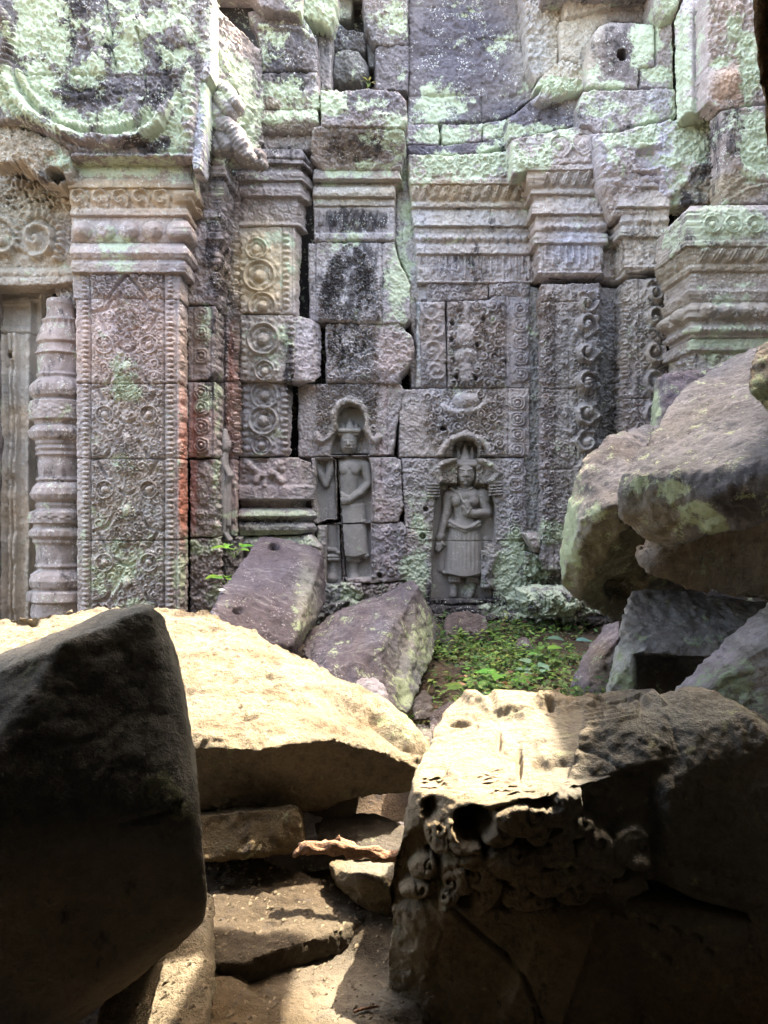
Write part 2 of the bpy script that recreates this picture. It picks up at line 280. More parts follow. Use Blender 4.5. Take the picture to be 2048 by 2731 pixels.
# ------------------------------------------------------------------ carved masonry
class Relief:
    def __init__(s, X, Q): s.X = X; s.Q = Q; s.H = np.zeros(X.shape); s.out = np.zeros(X.shape); s.x = X[0]; s.q = Q[:, 0]
    def win(s, x0, x1, y0, y1):
        i0, i1 = np.searchsorted(s.x, [x0, x1]); j0, j1 = np.searchsorted(s.q, [y0, y1])
        if i1 <= i0 or j1 <= j0: return None
        sl = (slice(j0, j1), slice(i0, i1)); return sl, s.X[sl], s.Q[sl]
    def mould(s, prof, k=1.):
        q = [p[0] for p in prof]; o = [p[1] for p in prof]; s.out += np.interp(s.Q, q, o)*k
    def vmould(s, prof, y0=-1e9, y1=1e9):
        x = [p[0] for p in prof]; o = [p[1] for p in prof]; s.H += np.where((s.Q > y0) & (s.Q < y1), np.interp(s.X, x, o), 0)
    def joint(s, pts, d=.03, w_=1.6, wob=1.5):
        xs = [p[0] for p in pts]; ys = [p[1] for p in pts]
        W = s.win(min(xs)-8, max(xs)+8, min(ys)-8, max(ys)+8)
        if not W: return
        sl, X, Q = W; nz = vn(np.stack([X*.04, Q*.04, X*0+3.3], -1), 5)*wob
        dd, _ = seg_dist(X+nz*.6, Q+nz, pts); s.H[sl] -= .7*d*np.exp(-(dd/w_)**2)
    def hole(s, cx, cy, r, d=.09, ry=None):
        W = s.win(cx-r*2, cx+r*2, cy-(ry or r)*2, cy+(ry or r)*2)
        if not W: return
        sl, X, Q = W; rr = np.hypot((X-cx)/r, (Q-cy)/(ry or r)); s.H[sl] -= d*sstep(1.15, .8, rr+.12*vn(np.stack([X*.2, Q*.2, X*0], -1), 3))
    def boss(s, cx, cy, rx, ry, h, p=1.):
        W = s.win(cx-rx, cx+rx, cy-ry, cy+ry)
        if not W: return
        sl, X, Q = W; r2 = ((X-cx)/rx)**2+((Q-cy)/ry)**2; s.H[sl] = np.maximum(s.H[sl], h*np.sqrt(np.clip(1-r2, 0, 1))**p)
    def rosette(s, cx, cy, r, h=.016, rx=None, n=4):
        rx = rx or r; W = s.win(cx-rx*1.1, cx+rx*1.1, cy-r*1.1, cy+r*1.1)
        if not W: return
        sl, X, Q = W; u = (X-cx)/rx; v = (Q-cy)/r; R = np.hypot(u, v); T = np.arctan2(v, u)
        R1 = R/(1-.06*np.cos(n*T))
        g = .62*h*(.55*np.exp(-((R1-.86)/.11)**2)+.75*np.exp(-((R1-.52)/.11)**2)+1.0*np.sqrt(np.clip(1-(R1/.28)**2, 0, 1))+.25*(R1 < 1))
        s.H[sl] = np.maximum(s.H[sl], g*(R1 < 1.1))
    def roundel(s, cx, cy, r, h=.026, rx=None):
        rx = rx or r; W = s.win(cx-rx*1.5, cx+rx*1.5, cy-r*1.5, cy+r*1.5)
        if not W: return
        sl, X, Q = W; u = (X-cx)/rx; v = (Q-cy)/r; R = np.hypot(u, v); T = np.arctan2(v, u)
        leaf = .5*np.exp(-((R-1.22)/.13)**2)*(.55+.45*np.cos(11*T))
        g = .8*h*(.95*np.exp(-((R-.92)/.10)**2)+.7*np.exp(-((R-.62)/.09)**2)*(.6+.4*np.cos(5*T+1))+1.15*np.sqrt(np.clip(1-(R/.38)**2, 0, 1))+leaf)
        s.H[sl] = np.maximum(s.H[sl], g)
    def scroll(s, cx, cy, r, dr=1, h=.022, ph=0., turns=1.6, rx=None):
        rx = rx or r; W = s.win(cx-rx*1.25, cx+rx*1.25, cy-r*1.25, cy+r*1.25)
        if not W: return
        sl, X, Q = W; u = (X-cx)/rx; v = (Q-cy)/r; R = np.hypot(u, v)+1e-6; T = np.arctan2(v, u)*dr+ph
        lob = 1+.10*np.cos(6*T)
        sp = .5+.5*np.cos(2*np.pi*(R*turns)-T)
        g = h*sstep(1.08, .80, R/lob)*(.30+.75*sp**1.5)
        g = np.maximum(g, h*1.1*np.sqrt(np.clip(1-(R/.24)**2, 0, 1)))
        s.H[sl] = np.maximum(s.H[sl], g)
    def fill(s, x0, x1, y0, y1, r0=8, r1=20, h=.02, dens=1.0, seed=1, poly=None, asp=1.):
        rg = random.Random(seed); n = int(dens*(x1-x0)*(y1-y0)/(((r0+r1)*.5)**2*asp)*1.1); pl = []
        for k in range(n*6):
            r = r1-(r1-r0)*min(1., k/(n*2.5)); x = rg.uniform(x0+r*.5*asp, x1-r*.5*asp); y = rg.uniform(y0+r*.5, y1-r*.5)
            if any(((x-a)/asp)**2+(y-b)**2 < ((r+c)*.78)**2 for a, b, c in pl): continue
            if poly is not None and poly_sdf(np.array([x]), np.array([y]), poly)[0] < r*.4: continue
            pl.append((x, y, r)); s.scroll(x, y, r, rg.choice((-1, 1)), h*rg.uniform(.75, 1.1), rg.uniform(0, 6.28), rg.uniform(1.0, 1.9), rx=r*asp)
            if len(pl) > n: break
        W = s.win(x0, x1, y0, y1)
        if W:
            sl, X, Q = W; nz = vn(np.stack([X*.13/asp, Q*.13, X*0+seed], -1), seed)+.6*vn(np.stack([X*.3/asp, Q*.3, X*0+seed], -1), seed+1)
            a = h*.55*np.clip(.35-np.abs(nz), 0, 1)*2.4
            if poly is not None: a = a*(poly_sdf(X, Q, poly) > 0)
            s.H[sl] = np.maximum(s.H[sl], a)
    def beads(s, x0, x1, y, pitch, rx, ry, h=.02):
        n = max(1, int(round((x1-x0)/pitch)))
        for k in range(n): s.boss(x0+(k+.5)*(x1-x0)/n, y, rx, ry, h)
    def vbeads(s, x, y0, y1, pitch, rx, ry, h=.012):
        n = max(1, int(round((y1-y0)/pitch)))
        for k in range(n): s.boss(x, y0+(k+.5)*(y1-y0)/n, rx, ry, h)
    def leaves(s, x0, x1, y0, y1, pitch, h=.02, lean=.5):
        W = s.win(x0, x1, y0, y1)
        if not W: return
        sl, X, Q = W; v = (Q-y0)/(y1-y0); u = ((X-x0)/pitch+lean*v) % 1-.5
        g = np.clip(1-(2*abs(u)/(.95*np.sin(np.pi*np.clip(v, .02, .98))**.5+.05))**2, 0, 1)
        g = g*(.75+.25*np.cos(u*26))*np.clip((v)*8, 0, 1)*np.clip((1-v)*5, 0, 1)
        s.H[sl] = np.maximum(s.H[sl], h*g)
    def pendants(s, x0, x1, y0, y1, pitch, h=.016):
        W = s.win(x0, x1, y0, y1)
        if not W: return
        sl, X, Q = W; v = (Q-y0)/(y1-y0); k = (X-x0)/pitch; u = k % 1-.5; alt = (np.floor(k) % 2)
        ln = np.where(alt > 0, .95, .70); wv = np.where(v < .35, .20, .36)
        a = np.clip(1-(u/wv)**2, 0, 1)*(v < ln)*(1-np.clip((v-ln*.75)/(ln*.25), 0, 1)*abs(u)*2.5)
        b_ = np.clip(1-((u)**2+((v-.12)*.9)**2)/.02, 0, 1)
        d_ = np.clip(1-(u**2+((v-ln*.78)*1.6)**2)/.06, 0, 1)
        edge = np.clip(1-((abs(u)-.5)**2)/.006, 0, 1)*(v > .2)*.5
        s.H[sl] = np.maximum(s.H[sl], h*np.clip(np.maximum.reduce([.65*a, b_, d_*1.1, edge]), 0, 1.2))
    def band(s, pts, w_, h, bead=0., twist=0.):
        xs = [p[0] for p in pts]; ys = [p[1] for p in pts]; W = s.win(min(xs)-w_, max(xs)+w_, min(ys)-w_, max(ys)+w_)
        if not W: return
        sl, X, Q = W; dd, ss = seg_dist(X, Q, pts); g = np.sqrt(np.clip(1-(dd/w_)**2, 0, 1))
        if bead: g = g*(.7+.3*np.cos(ss/bead*2*np.pi+(twist*dd)))
        s.H[sl] = np.maximum(s.H[sl], h*g)
    def recess(s, poly, d, soft=3.):
        xs = [p[0] for p in poly]; ys = [p[1] for p in poly]; W = s.win(min(xs)-2, max(xs)+2, min(ys)-2, max(ys)+2)
        if not W: return
        sl, X, Q = W; k = sstep(-soft*.3, soft, poly_sdf(X, Q, poly)); s.H[sl] = s.H[sl]*(1-k)-d*k
    def diamonds(s, cx, w_, ys, h=.02, bw=4.):
        """hour-glass lozenge chain: ys = apex heights"""
        for a, b in zip(ys[:-1], ys[1:]):
            m = a+(b-a)*.52
            s.recess_line([(cx, a), (cx+w_*.62, m-8), (cx+w_, m)], bw, .014); s.recess_line([(cx, a), (cx-w_*.62, m-8), (cx-w_, m)], bw, .014)
            s.recess_line([(cx+w_*.85, m+6), (cx+w_*.45, b-22), (cx+6, b)], bw, .014); s.recess_line([(cx-w_*.85, m+6), (cx-w_*.45, b-22), (cx-6, b)], bw, .014)
    def recess_line(s, pts, w_, d):
        xs = [p[0] for p in pts]; ys = [p[1] for p in pts]; W = s.win(min(xs)-w_*3, max(xs)+w_*3, min(ys)-w_*3, max(ys)+w_*3)
        if not W: return
        sl, X, Q = W; dd, _ = seg_dist(X, Q, pts); k = np.exp(-(dd/w_)**4); s.H[sl] = s.H[sl]*(1-k)-d*k

_pn = [0]
def panel(name, parent, poly, path, fn=None, step=2.2, edge=5., round_=.02, back=.14, wob=2.2, rough=.006, chip=.0, col=None, Ladd=0., Dadd=0.,
          mat=None, label=None, warp=None, colw=1.0, grow=1.8):
    """a piece of masonry standing along a plan path; poly in (px, height) facade coordinates at the depth of the reference face"""
    _pn[0] += 1; sd_ = _pn[0]*7
    poly = [(float(a), float(b)) for a, b in poly]
    xs = [p[0] for p in poly]; ys = [p[1] for p in poly]
    if isinstance(path, (int, float)): path = [(min(xs)-30, path), (max(xs)+30, path)]
    X1 = np.arange(min(xs)-6, max(xs)+6+step, step); Q1 = np.arange(min(ys)-6, max(ys)+6+step, step)
    for (c, _) in path[1:-1]:
        i = int(np.argmin(abs(X1-c))); X1[i] = c
    # plan position and outward normal for each column
    pw = [((c-1024)/F*Y, Y) for c, Y in path]; segn = []
    for (ax, ay), (bx, by) in zip(pw[:-1], pw[1:]):
        dx, dy = bx-ax, by-ay; l = math.hypot(dx, dy)+1e-9; n_ = (dy/l, -dx/l)
        segn.append(n_)
    PXw = np.zeros(len(X1)); PYw = np.zeros(len(X1)); NX = np.zeros(len(X1)); NY = np.zeros(len(X1))
    for i, x in enumerate(X1):
        k = 0
        while k < len(path)-2 and x > path[k+1][0]+1e-6: k += 1
        (ax, ay), (bx, by) = pw[k], pw[k+1]; kk = (x-1024)/F; dx, dy = bx-ax, by-ay
        den = dx-kk*dy; t = (kk*ay-ax)/den if abs(den) > 1e-9 else 0
        PXw[i] = ax+t*dx; PYw[i] = ay+t*dy; NX[i], NY[i] = segn[k]
        if k < len(path)-2 and abs(x-path[k+1][0]) < 1e-6:
            n1, n2 = segn[k], segn[k+1]; dt = 1+n1[0]*n2[0]+n1[1]*n2[1]; dt = max(dt, .5); NX[i] = (n1[0]+n2[0])/dt; NY[i] = (n1[1]+n2[1])/dt
    # reference depth: that of the widest face
    wd = [abs(path[i+1][0]-path[i][0])*(1 if abs(path[i+1][1]-path[i][1]) < .06 else .01) for i in range(len(path)-1)]
    Yr = path[int(np.argmax(wd))][1]
    X, Q = np.meshgrid(X1, Q1)
    R = Relief(X, Q)
    if fn: fn(R)
    P3 = np.stack([X*.0025, np.full(X.shape, _pn[0]*3.1), Q*.0025], -1)
    d = poly_sdf(X, Q, poly)
    d = d+grow+wob*(fbm(P3*18, 3, sd_))+wob*.35*vn(P3*120, sd_+3)
    if chip: d = d-chip*np.clip(vn(P3*14, sd_+9)-.25, 0, 1)*14*(d < 22)
    att = sstep(-1, edge*.8, d)
    rr = np.clip((edge-d)/edge, 0, 1); ero = np.clip(.9+.5*fbm(P3*9, 3, sd_+11), .35, 1.1); h = np.where(R.H > 0, R.H*1.5*ero, R.H)*att-round_*(1-np.sqrt(np.clip(1-rr**2, 0, 1)))
    h = h+rough*fbm(P3*26, 4, sd_+1)*1.6+rough*.6*vn(P3*110, sd_+5)
    drop = np.clip(-d/3.2, 0, 1); o = R.out*(1-.0*drop)
    tot = o+h-back*drop
    Pcol = Yr-R.out
    Z = ZC-(Q-1365.5)/F*Pcol
    WX = PXw[None, :]+NX[None, :]*tot; WY = PYw[None, :]+NY[None, :]*tot
    if warp is not None: WX, WY, Z = warp(WX, WY, Z)
    keep = d > -5.0
    kq = keep[:-1, :-1] & keep[1:, :-1] & keep[:-1, 1:] & keep[1:, 1:]
    idx = -np.ones(X.shape, np.int64); used = np.zeros(X.shape, bool)
    used[:-1, :-1] |= kq; used[1:, :-1] |= kq; used[:-1, 1:] |= kq; used[1:, 1:] |= kq
    idx[used] = np.arange(used.sum())
    Fc = np.stack([idx[:-1, :-1][kq], idx[1:, :-1][kq], idx[1:, 1:][kq], idx[:-1, 1:][kq]], 1)
    V = np.stack([WX[used], WY[used], Z[used]], 1)
    ax, aq = X[used], Q[used]
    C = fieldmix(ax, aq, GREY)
    if col is not None: C = C*(1-colw)+np.array(col, np.float32)*colw
    C = C*1.15; P3u = P3[used]; tint = 1+.16*_hash(np.uint32(_pn[0]), np.uint32(3), np.uint32(1), 4)+.10*vn(P3u*9, sd_+2)
    C = C*tint[:, None]
    C[:, 0] *= 1+.05*vn(P3u*5, sd_+7); C[:, 2] *= 1-.07*vn(P3u*5, sd_+7)
    Lf = fieldmax(ax, aq, LB, .17)+Ladd; Df = fieldmax(ax, aq, DB, .14)+Dadd
    return_o = mesh_from(name, V, Fc, mat or M['wall'], parent, {'Col': C, 'L': Lf, 'D': Df})
    if label: return_o['label'] = label
    return return_o
def rect(x0, x1, y0, y1): return [(x0, y0), (x1, y0), (x1, y1), (x0, y1)]

# ------------------------------------------------------------------ carved figures: one continuous surface of blended tapered limbs
def figure(name, parent, Y0, caps, skirts=(), cut=None, step=1.5, k=2.2, depth=.75, label=None, col=None, base=-3., post=None, Ladd=0., nz=.35, mat='figure', rs=1.):
    xs = [c[0] for c in caps]+[c[3] for c in caps]; ys = [c[1] for c in caps]+[c[4] for c in caps]; rm = max(max(c[2], c[5]) for c in caps)
    X1 = np.arange(min(xs)-rm-4, max(xs)+rm+4, step); Q1 = np.arange(min(ys)-rm-4, max(ys)+rm+4, step); X, Q = np.meshgrid(X1, Q1)
    H = np.full(X.shape, -12.)
    for c in caps:
        x0, y0, r0, x1, y1, r1 = c[:6]; r0 *= rs; r1 *= rs; z0 = c[6] if len(c) > 6 else 0.; z1 = c[7] if len(c) > 7 else z0; fl = c[8] if len(c) > 8 else 1.
        ex, ey = x1-x0, y1-y0; l2 = ex*ex+ey*ey+1e-6; t = np.clip(((X-x0)*ex+(Q-y0)*ey)/l2, 0, 1)
        dd = np.hypot(X-x0-t*ex, Q-y0-t*ey); r = r0+(r1-r0)*t; z = z0+(z1-z0)*t
        hh = np.where(dd < r, z+fl*np.sqrt(np.clip(r*r-dd*dd, 0, None)), z-(dd-r)*3.5)
        kk = c[9] if len(c) > 9 else k
        m = np.clip(.5+.5*(hh-H)/kk, 0, 1); H = H*(1-m)+hh*m+kk*m*(1-m)
    for (c0, w0, ya, c1, w1, yb, z, fl) in skirts:          # wrapped skirts: elliptical in section, cut square at the hem
        t = np.clip((Q-ya)/(yb-ya), 0, 1); cx_ = c0+(c1-c0)*t; ww = w0+(w1-w0)*t; u = (X-cx_)/ww
        hem = yb+4*np.cos((X-c1)/w1*3.1)
        hh = z+fl*ww*np.sqrt(np.clip(1-u*u, 0, 1)); hh = np.where(abs(u) < 1, hh, z-(abs(u)-1)*ww*3.5)
        hh = hh-np.clip(ya-Q, 0, None)*2.-np.clip(Q-hem, 0, None)*6.
        m = np.clip(.5+.5*(hh-H)/k, 0, 1); H = H*(1-m)+hh*m+k*m*(1-m)
    if post: H = post(X, Q, H)
    H = H+nz*fbm(np.stack([X*.05, Q*.05, X*0+2], -1), 4, 77)+.5*max(0, nz-1)*np.cos(X*.32+Q*.45+2*vn(np.stack([X*.04, Q*.04, X*0], -1), 4))
    Hm = np.clip(H, base-10, None)
    keep = H > base-6
    if cut is not None:
        for p in cut: keep &= poly_sdf(X, Q, p) < 0
    kq = keep[:-1, :-1] & keep[1:, :-1] & keep[:-1, 1:] & keep[1:, 1:]
    used = np.zeros(X.shape, bool); used[:-1, :-1] |= kq; used[1:, :-1] |= kq; used[:-1, 1:] |= kq; used[1:, 1:] |= kq
    idx = -np.ones(X.shape, np.int64); idx[used] = np.arange(used.sum())
    Fc = np.stack([idx[:-1, :-1][kq], idx[1:, :-1][kq], idx[1:, 1:][kq], idx[:-1, 1:][kq]], 1)
    out = Hm*depth*Y0/F; WX = (X-1024)/F*Y0; Z = ZC-(Q-1365.5)/F*Y0; WY = Y0-out
    V = np.stack([WX[used], WY[used], Z[used]], 1); ax, aq = X[used], Q[used]
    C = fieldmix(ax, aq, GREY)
    if col is not None: C = C*.25+np.array(col, np.float32)*.75
    o = mesh_from(name, V, Fc, M[mat], parent, {'Col': C, 'L': fieldmax(ax, aq, LB, .1)*.6+Ladd, 'D': fieldmax(ax, aq, DB, .05)*.5})
    if label: o['label'] = label
    return o
# ------------------------------------------------------------------ the temple facade
temple = tag(empty('temple_facade', (0, 6.0, 0)), 'ruined carved sandstone temple wall with two standing goddess reliefs, pilasters and mint green lichen', 'temple')
T = temple
def blk(poly, Y, fn=None, name='masonry_block', **k): return panel(name, T, poly, Y, fn, **k)

# --- left: tympanum with the big coiled serpent border
def f_tym(R):
    R.mould([(-30, .02), (330, .03), (392, .0), (404, .0), (412, .03)])
    R.band([(-12,20),(20,60),(38,110),(28,160),(18,205),(30,260),(60,308),(110,342),(178,385)], 20, .05, bead=14)
    R.band([(-30,20),(2,70),(16,110),(6,160),(-4,205),(8,270),(40,325),(95,362),(150,392)], 9, .02)
    R.band([(30,215),(50,262),(90,310),(150,350),(210,372),(300,385),(380,372),(430,335),(455,290)], 16, .065)
    R.band([(60,200),(80,245),(120,290),(175,325),(240,345),(310,345),(370,325),(405,290)], 11, .045, bead=11)
    R.band([(120,222),(150,250),(200,262),(250,255),(290,225)], 9, .022)
    R.roundel(215, 215, 30, .034); R.roundel(90, 190, 24, .02)
    R.fill(60, 450, 225, 330, 9, 26, .014, .5, 3)
    R.fill(40, 250, -10, 200, 10, 34, .016, .7, 4); R.fill(250, 470, 40, 210, 12, 38, .014, .5, 9)
    R.boss(272, 170, 34, 42, .055); R.boss(365, 80, 34, 40, .045); R.boss(480, 85, 38, 42, .04); R.boss(265, 105, 26, 34, .04)
    R.band([(470,190),(478,250),(472,300),(450,360),(400,392)], 10, .02, bead=13)
    R.band([(505,185),(512,240),(505,300),(498,390)], 16, .02, bead=22)
    R.joint([(285,-20),(290,40),(302,90),(300,130),(318,190)], .05, 3.2); R.joint([(375,95),(384,160),(392,235)], .04, 2.4)
    R.joint([(-20,205),(150,198),(300,205),(470,198)], .025, 2.)
    R.joint([(180,402),(350,408),(520,404)], .035, 3.)
blk([(-25,-25),(568,-25),(556,120),(542,190),(534,230),(526,300),(516,412),(192,412),(176,388),(120,352),(60,325),(-25,322)], 5.0, f_tym, 'tympanum', step=2.4, edge=9, round_=.03, rough=.016, wob=3)
# its broken end seen from the side
def f_ts(R): R.joint([(600,-20),(640,160),(690,250)], .02, 2.5); R.band([(556,60),(600,130),(650,190),(690,240)], 8, .015); R.fill(560, 700, 180, 330, 12, 26, .02, .6, 12)
panel('tympanum_return', T, [(556,-25),(700,-25),(706,90),(700,230),(690,325),(655,345),(600,275),(545,200)], [(535,5.02),(710,5.72)], f_ts, step=2.4, rough=.012, edge=8, round_=.03)
# stepped pinnacles (serpent heads) sliding down the corner
def heads(name, items, **k): return figure(name, T, k.pop('Y'), items, step=1.8, k=3.0, nz=3.2, mat='wall', **k)
heads('serpent_head', [(556,232,17,574,250,20,10,12),(582,240,19,604,252,20,16,20),(610,262,18,628,286,17,22,24),(592,276,20,612,306,18,20,20),(566,284,17,584,316,20,8,12),(548,222,10,552,262,12,10,8),(600,256,12,606,258,12,30,30),(598,290,11,604,294,11,28,28)], Y=5.22, col=(.25,.235,.23), depth=1.3)
heads('serpent_head', [(578,330,20,596,346,22,12,16),(606,340,20,628,362,20,18,22),(630,372,20,650,398,19,18,20),(588,366,17,608,396,20,8,14),(616,352,13,622,356,13,28,28),(640,386,12,644,390,12,28,28),(600,384,11,606,388,11,20,20),(560,345,12,580,400,14,4,6),(640,404,16,664,420,16,16,12)], Y=5.24, col=(.23,.21,.205), depth=1.3)
heads('serpent_head', [(640,408,16,690,420,17,12,10),(650,430,13,700,440,12,6,6)], Y=5.5, col=(.2,.18,.17), depth=1.4)
def f_mast(R): R.beads(538, 556, 190, 20, 8, 8, .02); R.joint([(535,130),(560,135)], .02, 2)
blk([(538,20),(562,15),(562,200),(545,212),(532,205)], 4.98, f_mast, 'finial_shaft', col=(.27,.25,.25), wob=1.5, step=2)
blk([(536,212),(546,220),(548,300),(540,392),(534,452),(514,452),(512,420),(522,330),(528,240)], 5.0, None, 'corner_slab', col=(.29,.28,.30), step=2.2, rough=.012)

# --- left: lintel over the blind door
def f_lt(R):
    R.scroll(102, 640, 52, 1, .05, .4, 1.3); R.band([(50,660),(52,610),(85,575),(130,578),(160,610),(165,650),(150,690)], 11, .04, bead=17)
    R.scroll(12, 652, 40, -1, .045, 0, 1.2); R.band([(-10,580),(25,590),(45,620)], 9, .03)
    R.fill(-10, 190, 440, 565, 10, 22, .022, .8, 21); R.fill(150, 205, 570, 700, 9, 16, .018, .7, 22)
    for k in range(26): rg = random.Random(k); R.hole(rg.uniform(5,150), rg.uniform(455,560), rg.uniform(2.5,5), .05)
    R.mould([(690,0),(715,-.012),(722,.02),(760,.03)]); R.joint([(-20,738),(205,735)], .015, 4)
blk([(-25,432),(70,436),(150,470),(196,470),(206,560),(206,748),(150,758),(-25,762)], 5.3, f_lt, 'lintel', edge=6, rough=.008)
def f_bb(R): R.boss(120, 430, 90, 70, .05); R.boss(40, 370, 60, 60, .03); R.hole(150, 470, 24, .25, 17)
blk([(-25,322),(25,330),(32,430),(-25,436)], 5.02, None, col=(.27,.225,.17), rough=.015)
blk([(28,332),(110,358),(182,392),(196,405),(200,478),(160,492),(110,486),(70,445),(32,432)], 5.06, f_bb, 'broken_block', col=(.31,.27,.22), edge=12, rough=.022, wob=4, round_=.05)
# --- blind door, its frame and the ringed colonette
def f_door(R):
    R.vmould([(-30,.0),(8,.0),(9,.03),(14,.03),(15,.005),(29,.005),(31,.04),(38,.045),(41,.02),(44,.02),(46,.05),(54,.055),(57,.01),(72,.01),(75,.03),(84,.03),(86,.0),(108,.0)], 892)
    R.mould([(760,.0),(790,.0),(800,.02),(884,.02),(892,.0),(900,.0)])
    R.recess([(-20,812),(82,812),(82,872),(-20,872)], .02); R.recess([(86,800),(110,800),(110,1650),(86,1650)], .05)
    R.hole(33, 950, 10, .08); R.joint([(-20,892),(110,892)], .02, 1.5)
blk(rect(-25,112,766,1760), 5.50, f_door, 'blind_door', step=2.0, rough=.004, wob=1, col=(.44,.40,.33), colw=.8, Dadd=-.05)
prof = [(800,40),(812,42),(850,43),(856,50),(866,46),(885,52),(900,57),(915,60),(922,55),(940,59),(947,63),(951,58),(998,58),(1004,63),(1012,60),(1018,64),(1024,69),(1034,73),(1048,74),(1060,71),(1068,64),(1072,66),(1074,73),(1122,73),(1125,66),(1135,63),(1142,70),(1155,74),(1170,71),(1178,63),(1184,64),(1190,60),(1198,64),(1206,60),(1214,63),(1220,58),(1226,57),(1272,56),(1280,62),(1286,57),(1294,66),(1302,71),(1318,73),(1332,68),(1340,60),(1346,64),(1356,61),(1362,66),(1366,73),(1394,73),(1398,65),(1406,67),(1414,73),(1428,73),(1438,64),(1444,66),(1452,60),(1500,60),(1508,65),(1514,60),(1522,64),(1530,72),(1546,76),(1562,72),(1570,66),(1576,76),(1600,78),(1606,68),(1700,70),(1760,74)]
def colonette():
    Yc = 5.36; cx = (162-1024)/F*Yc; q = np.arange(800, 1760, 1.8); na = 120; r = np.interp(q, [p[0] for p in prof], [p[1] for p in prof]); r = (60+(r-60)*1.35)/F*Yc
    a = np.linspace(0, 2*np.pi, na, endpoint=False); A, Qg = np.meshgrid(a, q); R_ = np.repeat(r[:, None], na, 1)
    oc = np.cos(((A+np.pi/8) % (np.pi/4))-np.pi/8); R_ = R_*(.5+.5*np.cos(np.pi/8)/oc/ .96)
    for (y, hh, n) in ((1034,12,22),(1155,12,22),(1318,12,22),(1424,10,22),(870,14,18)):
        R_ += .006*np.clip(np.cos(A*n), -.2, 1)*np.exp(-((Qg-y)/hh)**4)
    for y in (1098, 1380): R_ += .005*np.sign(np.cos(A*16))*np.exp(-((Qg-y)/14)**6)*np.clip(np.cos((Qg-y)*.45), 0, 1)
    Z = ZC-(Qg-1365.5)/F*Yc; P = np.stack([R_*np.cos(A)*8, R_*np.sin(A)*8+3, Z*8], -1)
    R_ = R_+.010*fbm(P*2, 4, 31)-.03*np.clip(fbm(P*.8, 2, 35)-.35, 0, 1)
    V = np.stack([cx+R_*np.cos(A), Yc+R_*np.sin(A), Z], -1).reshape(-1, 3); n, m = Qg.shape
    i = np.arange(n-1)[:, None]*m; j = np.arange(m)[None]; j2 = (j+1) % m
    Fc = np.stack([i+j, i+m+j, i+m+j2, i+j2], -1).reshape(-1, 4)
    X = (1024+V[:, 0]/V[:, 1]*F); C = fieldmix(X, Qg.ravel(), (.37,.32,.31))*.85; C *= (1+.12*vn(P.reshape(-1, 3)*1.5, 4))[:, None]
    mesh_from('colonette', V, Fc, M['wall'], T, {'Col': C, 'L': np.full(len(V), .25), 'D': np.full(len(V), .28)})
colonette()
blk([(140,756),(190,760),(200,820),(165,808),(150,790)], 5.35, None, 'colonette_stub', col=(.36,.33,.31), rough=.02)

# --- the big left pilaster
P1 = [(190,5.2),(478,5.2),(503,5.45)]
def f_cap(R):
    R.mould([(408,.11),(474,.11),(477,.125),(500,.125),(504,.10),(556,.055),(560,.075),(574,.075),(579,.045),(588,.045),(600,.05),(618,.055),(636,.05),(646,.04),(652,.05),(660,.075),(674,.085),(688,.06),(693,.045),(699,.05),(702,.06),(726,.055),(731,.012),(800,.01)], .8)
    for k in range(5): R.rosette(225+k*62, 442, 17, .014)
    [R.scroll(222+k*54, 531, 26, 1, .024, 1.2, 1.1) for k in range(6)]; R.beads(195, 505, 616, 60, 27, 26, .042); R.joint([(180,475),(520,476)], .02, 1.6); R.joint([(180,646),(520,648)], .02, 1.5)
    R.fill(246, 435, 732, 793, 6, 13, .02, 1.2, 31)
    R.recess_line([(341,732),(290,795)], 4, .02); R.recess_line([(341,732),(392,795)], 4, .02); R.vmould([(238,0),(241,-.02),(245,0),(434,0),(437,-.02),(441,0)], 732)
    R.vbeads(227, 735, 793, 12, 8, 5, .012); R.vbeads(455, 735, 793, 12, 8, 5, .012)
panel('capital', T, rect(197,500,411,796), P1, f_cap, step=2, edge=4, round_=.012, rough=.005, wob=1.6)
def f_sh(R):
    ap = [722,938,1128,1318,1508,1700]
    R.fill(246, 435, 800, 1760, 7, 15, .013, 1.15, 33)
    R.diamonds(341, 92, ap, .02, 4.6)
    for y in (920,1106,1306,1500): R.roundel(280, y, 25, .024); R.roundel(398, y, 25, .024)
    for y in (830,1025,1215,1405): R.boss(341, y, 34, 46, .010); R.fill(308, 374, y-48, y+48, 6, 12, .022, 1.2, y)
    for a in ap[1:-1]:
        R.boss(341, a+42, 13, 18, .028); R.band([(341,a+8),(316,a+60),(300,a+84)], 4.5, .02, 8); R.band([(341,a+8),(366,a+60),(382,a+84)], 4.5, .02, 8)
    R.vmould([(238,0),(241,-.022),(245,0),(434,0),(437,-.022),(441,0),(466,0),(469,-.01),(474,0)])
    R.vbeads(228, 800, 1760, 13, 9, 6, .013); R.vbeads(453, 800, 1760, 14, 10, 6, .014); R.vbeads(487, 800, 1760, 46, 7, 20, .008)
    for y in (1022,1222,1440): R.joint([(190,y),(345,y+2),(505,y-1)], .03, 1.7)
    R.hole(300, 1062, 3, .04)
panel('pilaster_shaft', T, [(203,798),(501,798),(501,1100),(503,1760),(207,1760),(206,1300)], P1, f_sh, step=1.9, edge=4, round_=.012, rough=.006, wob=1.5)
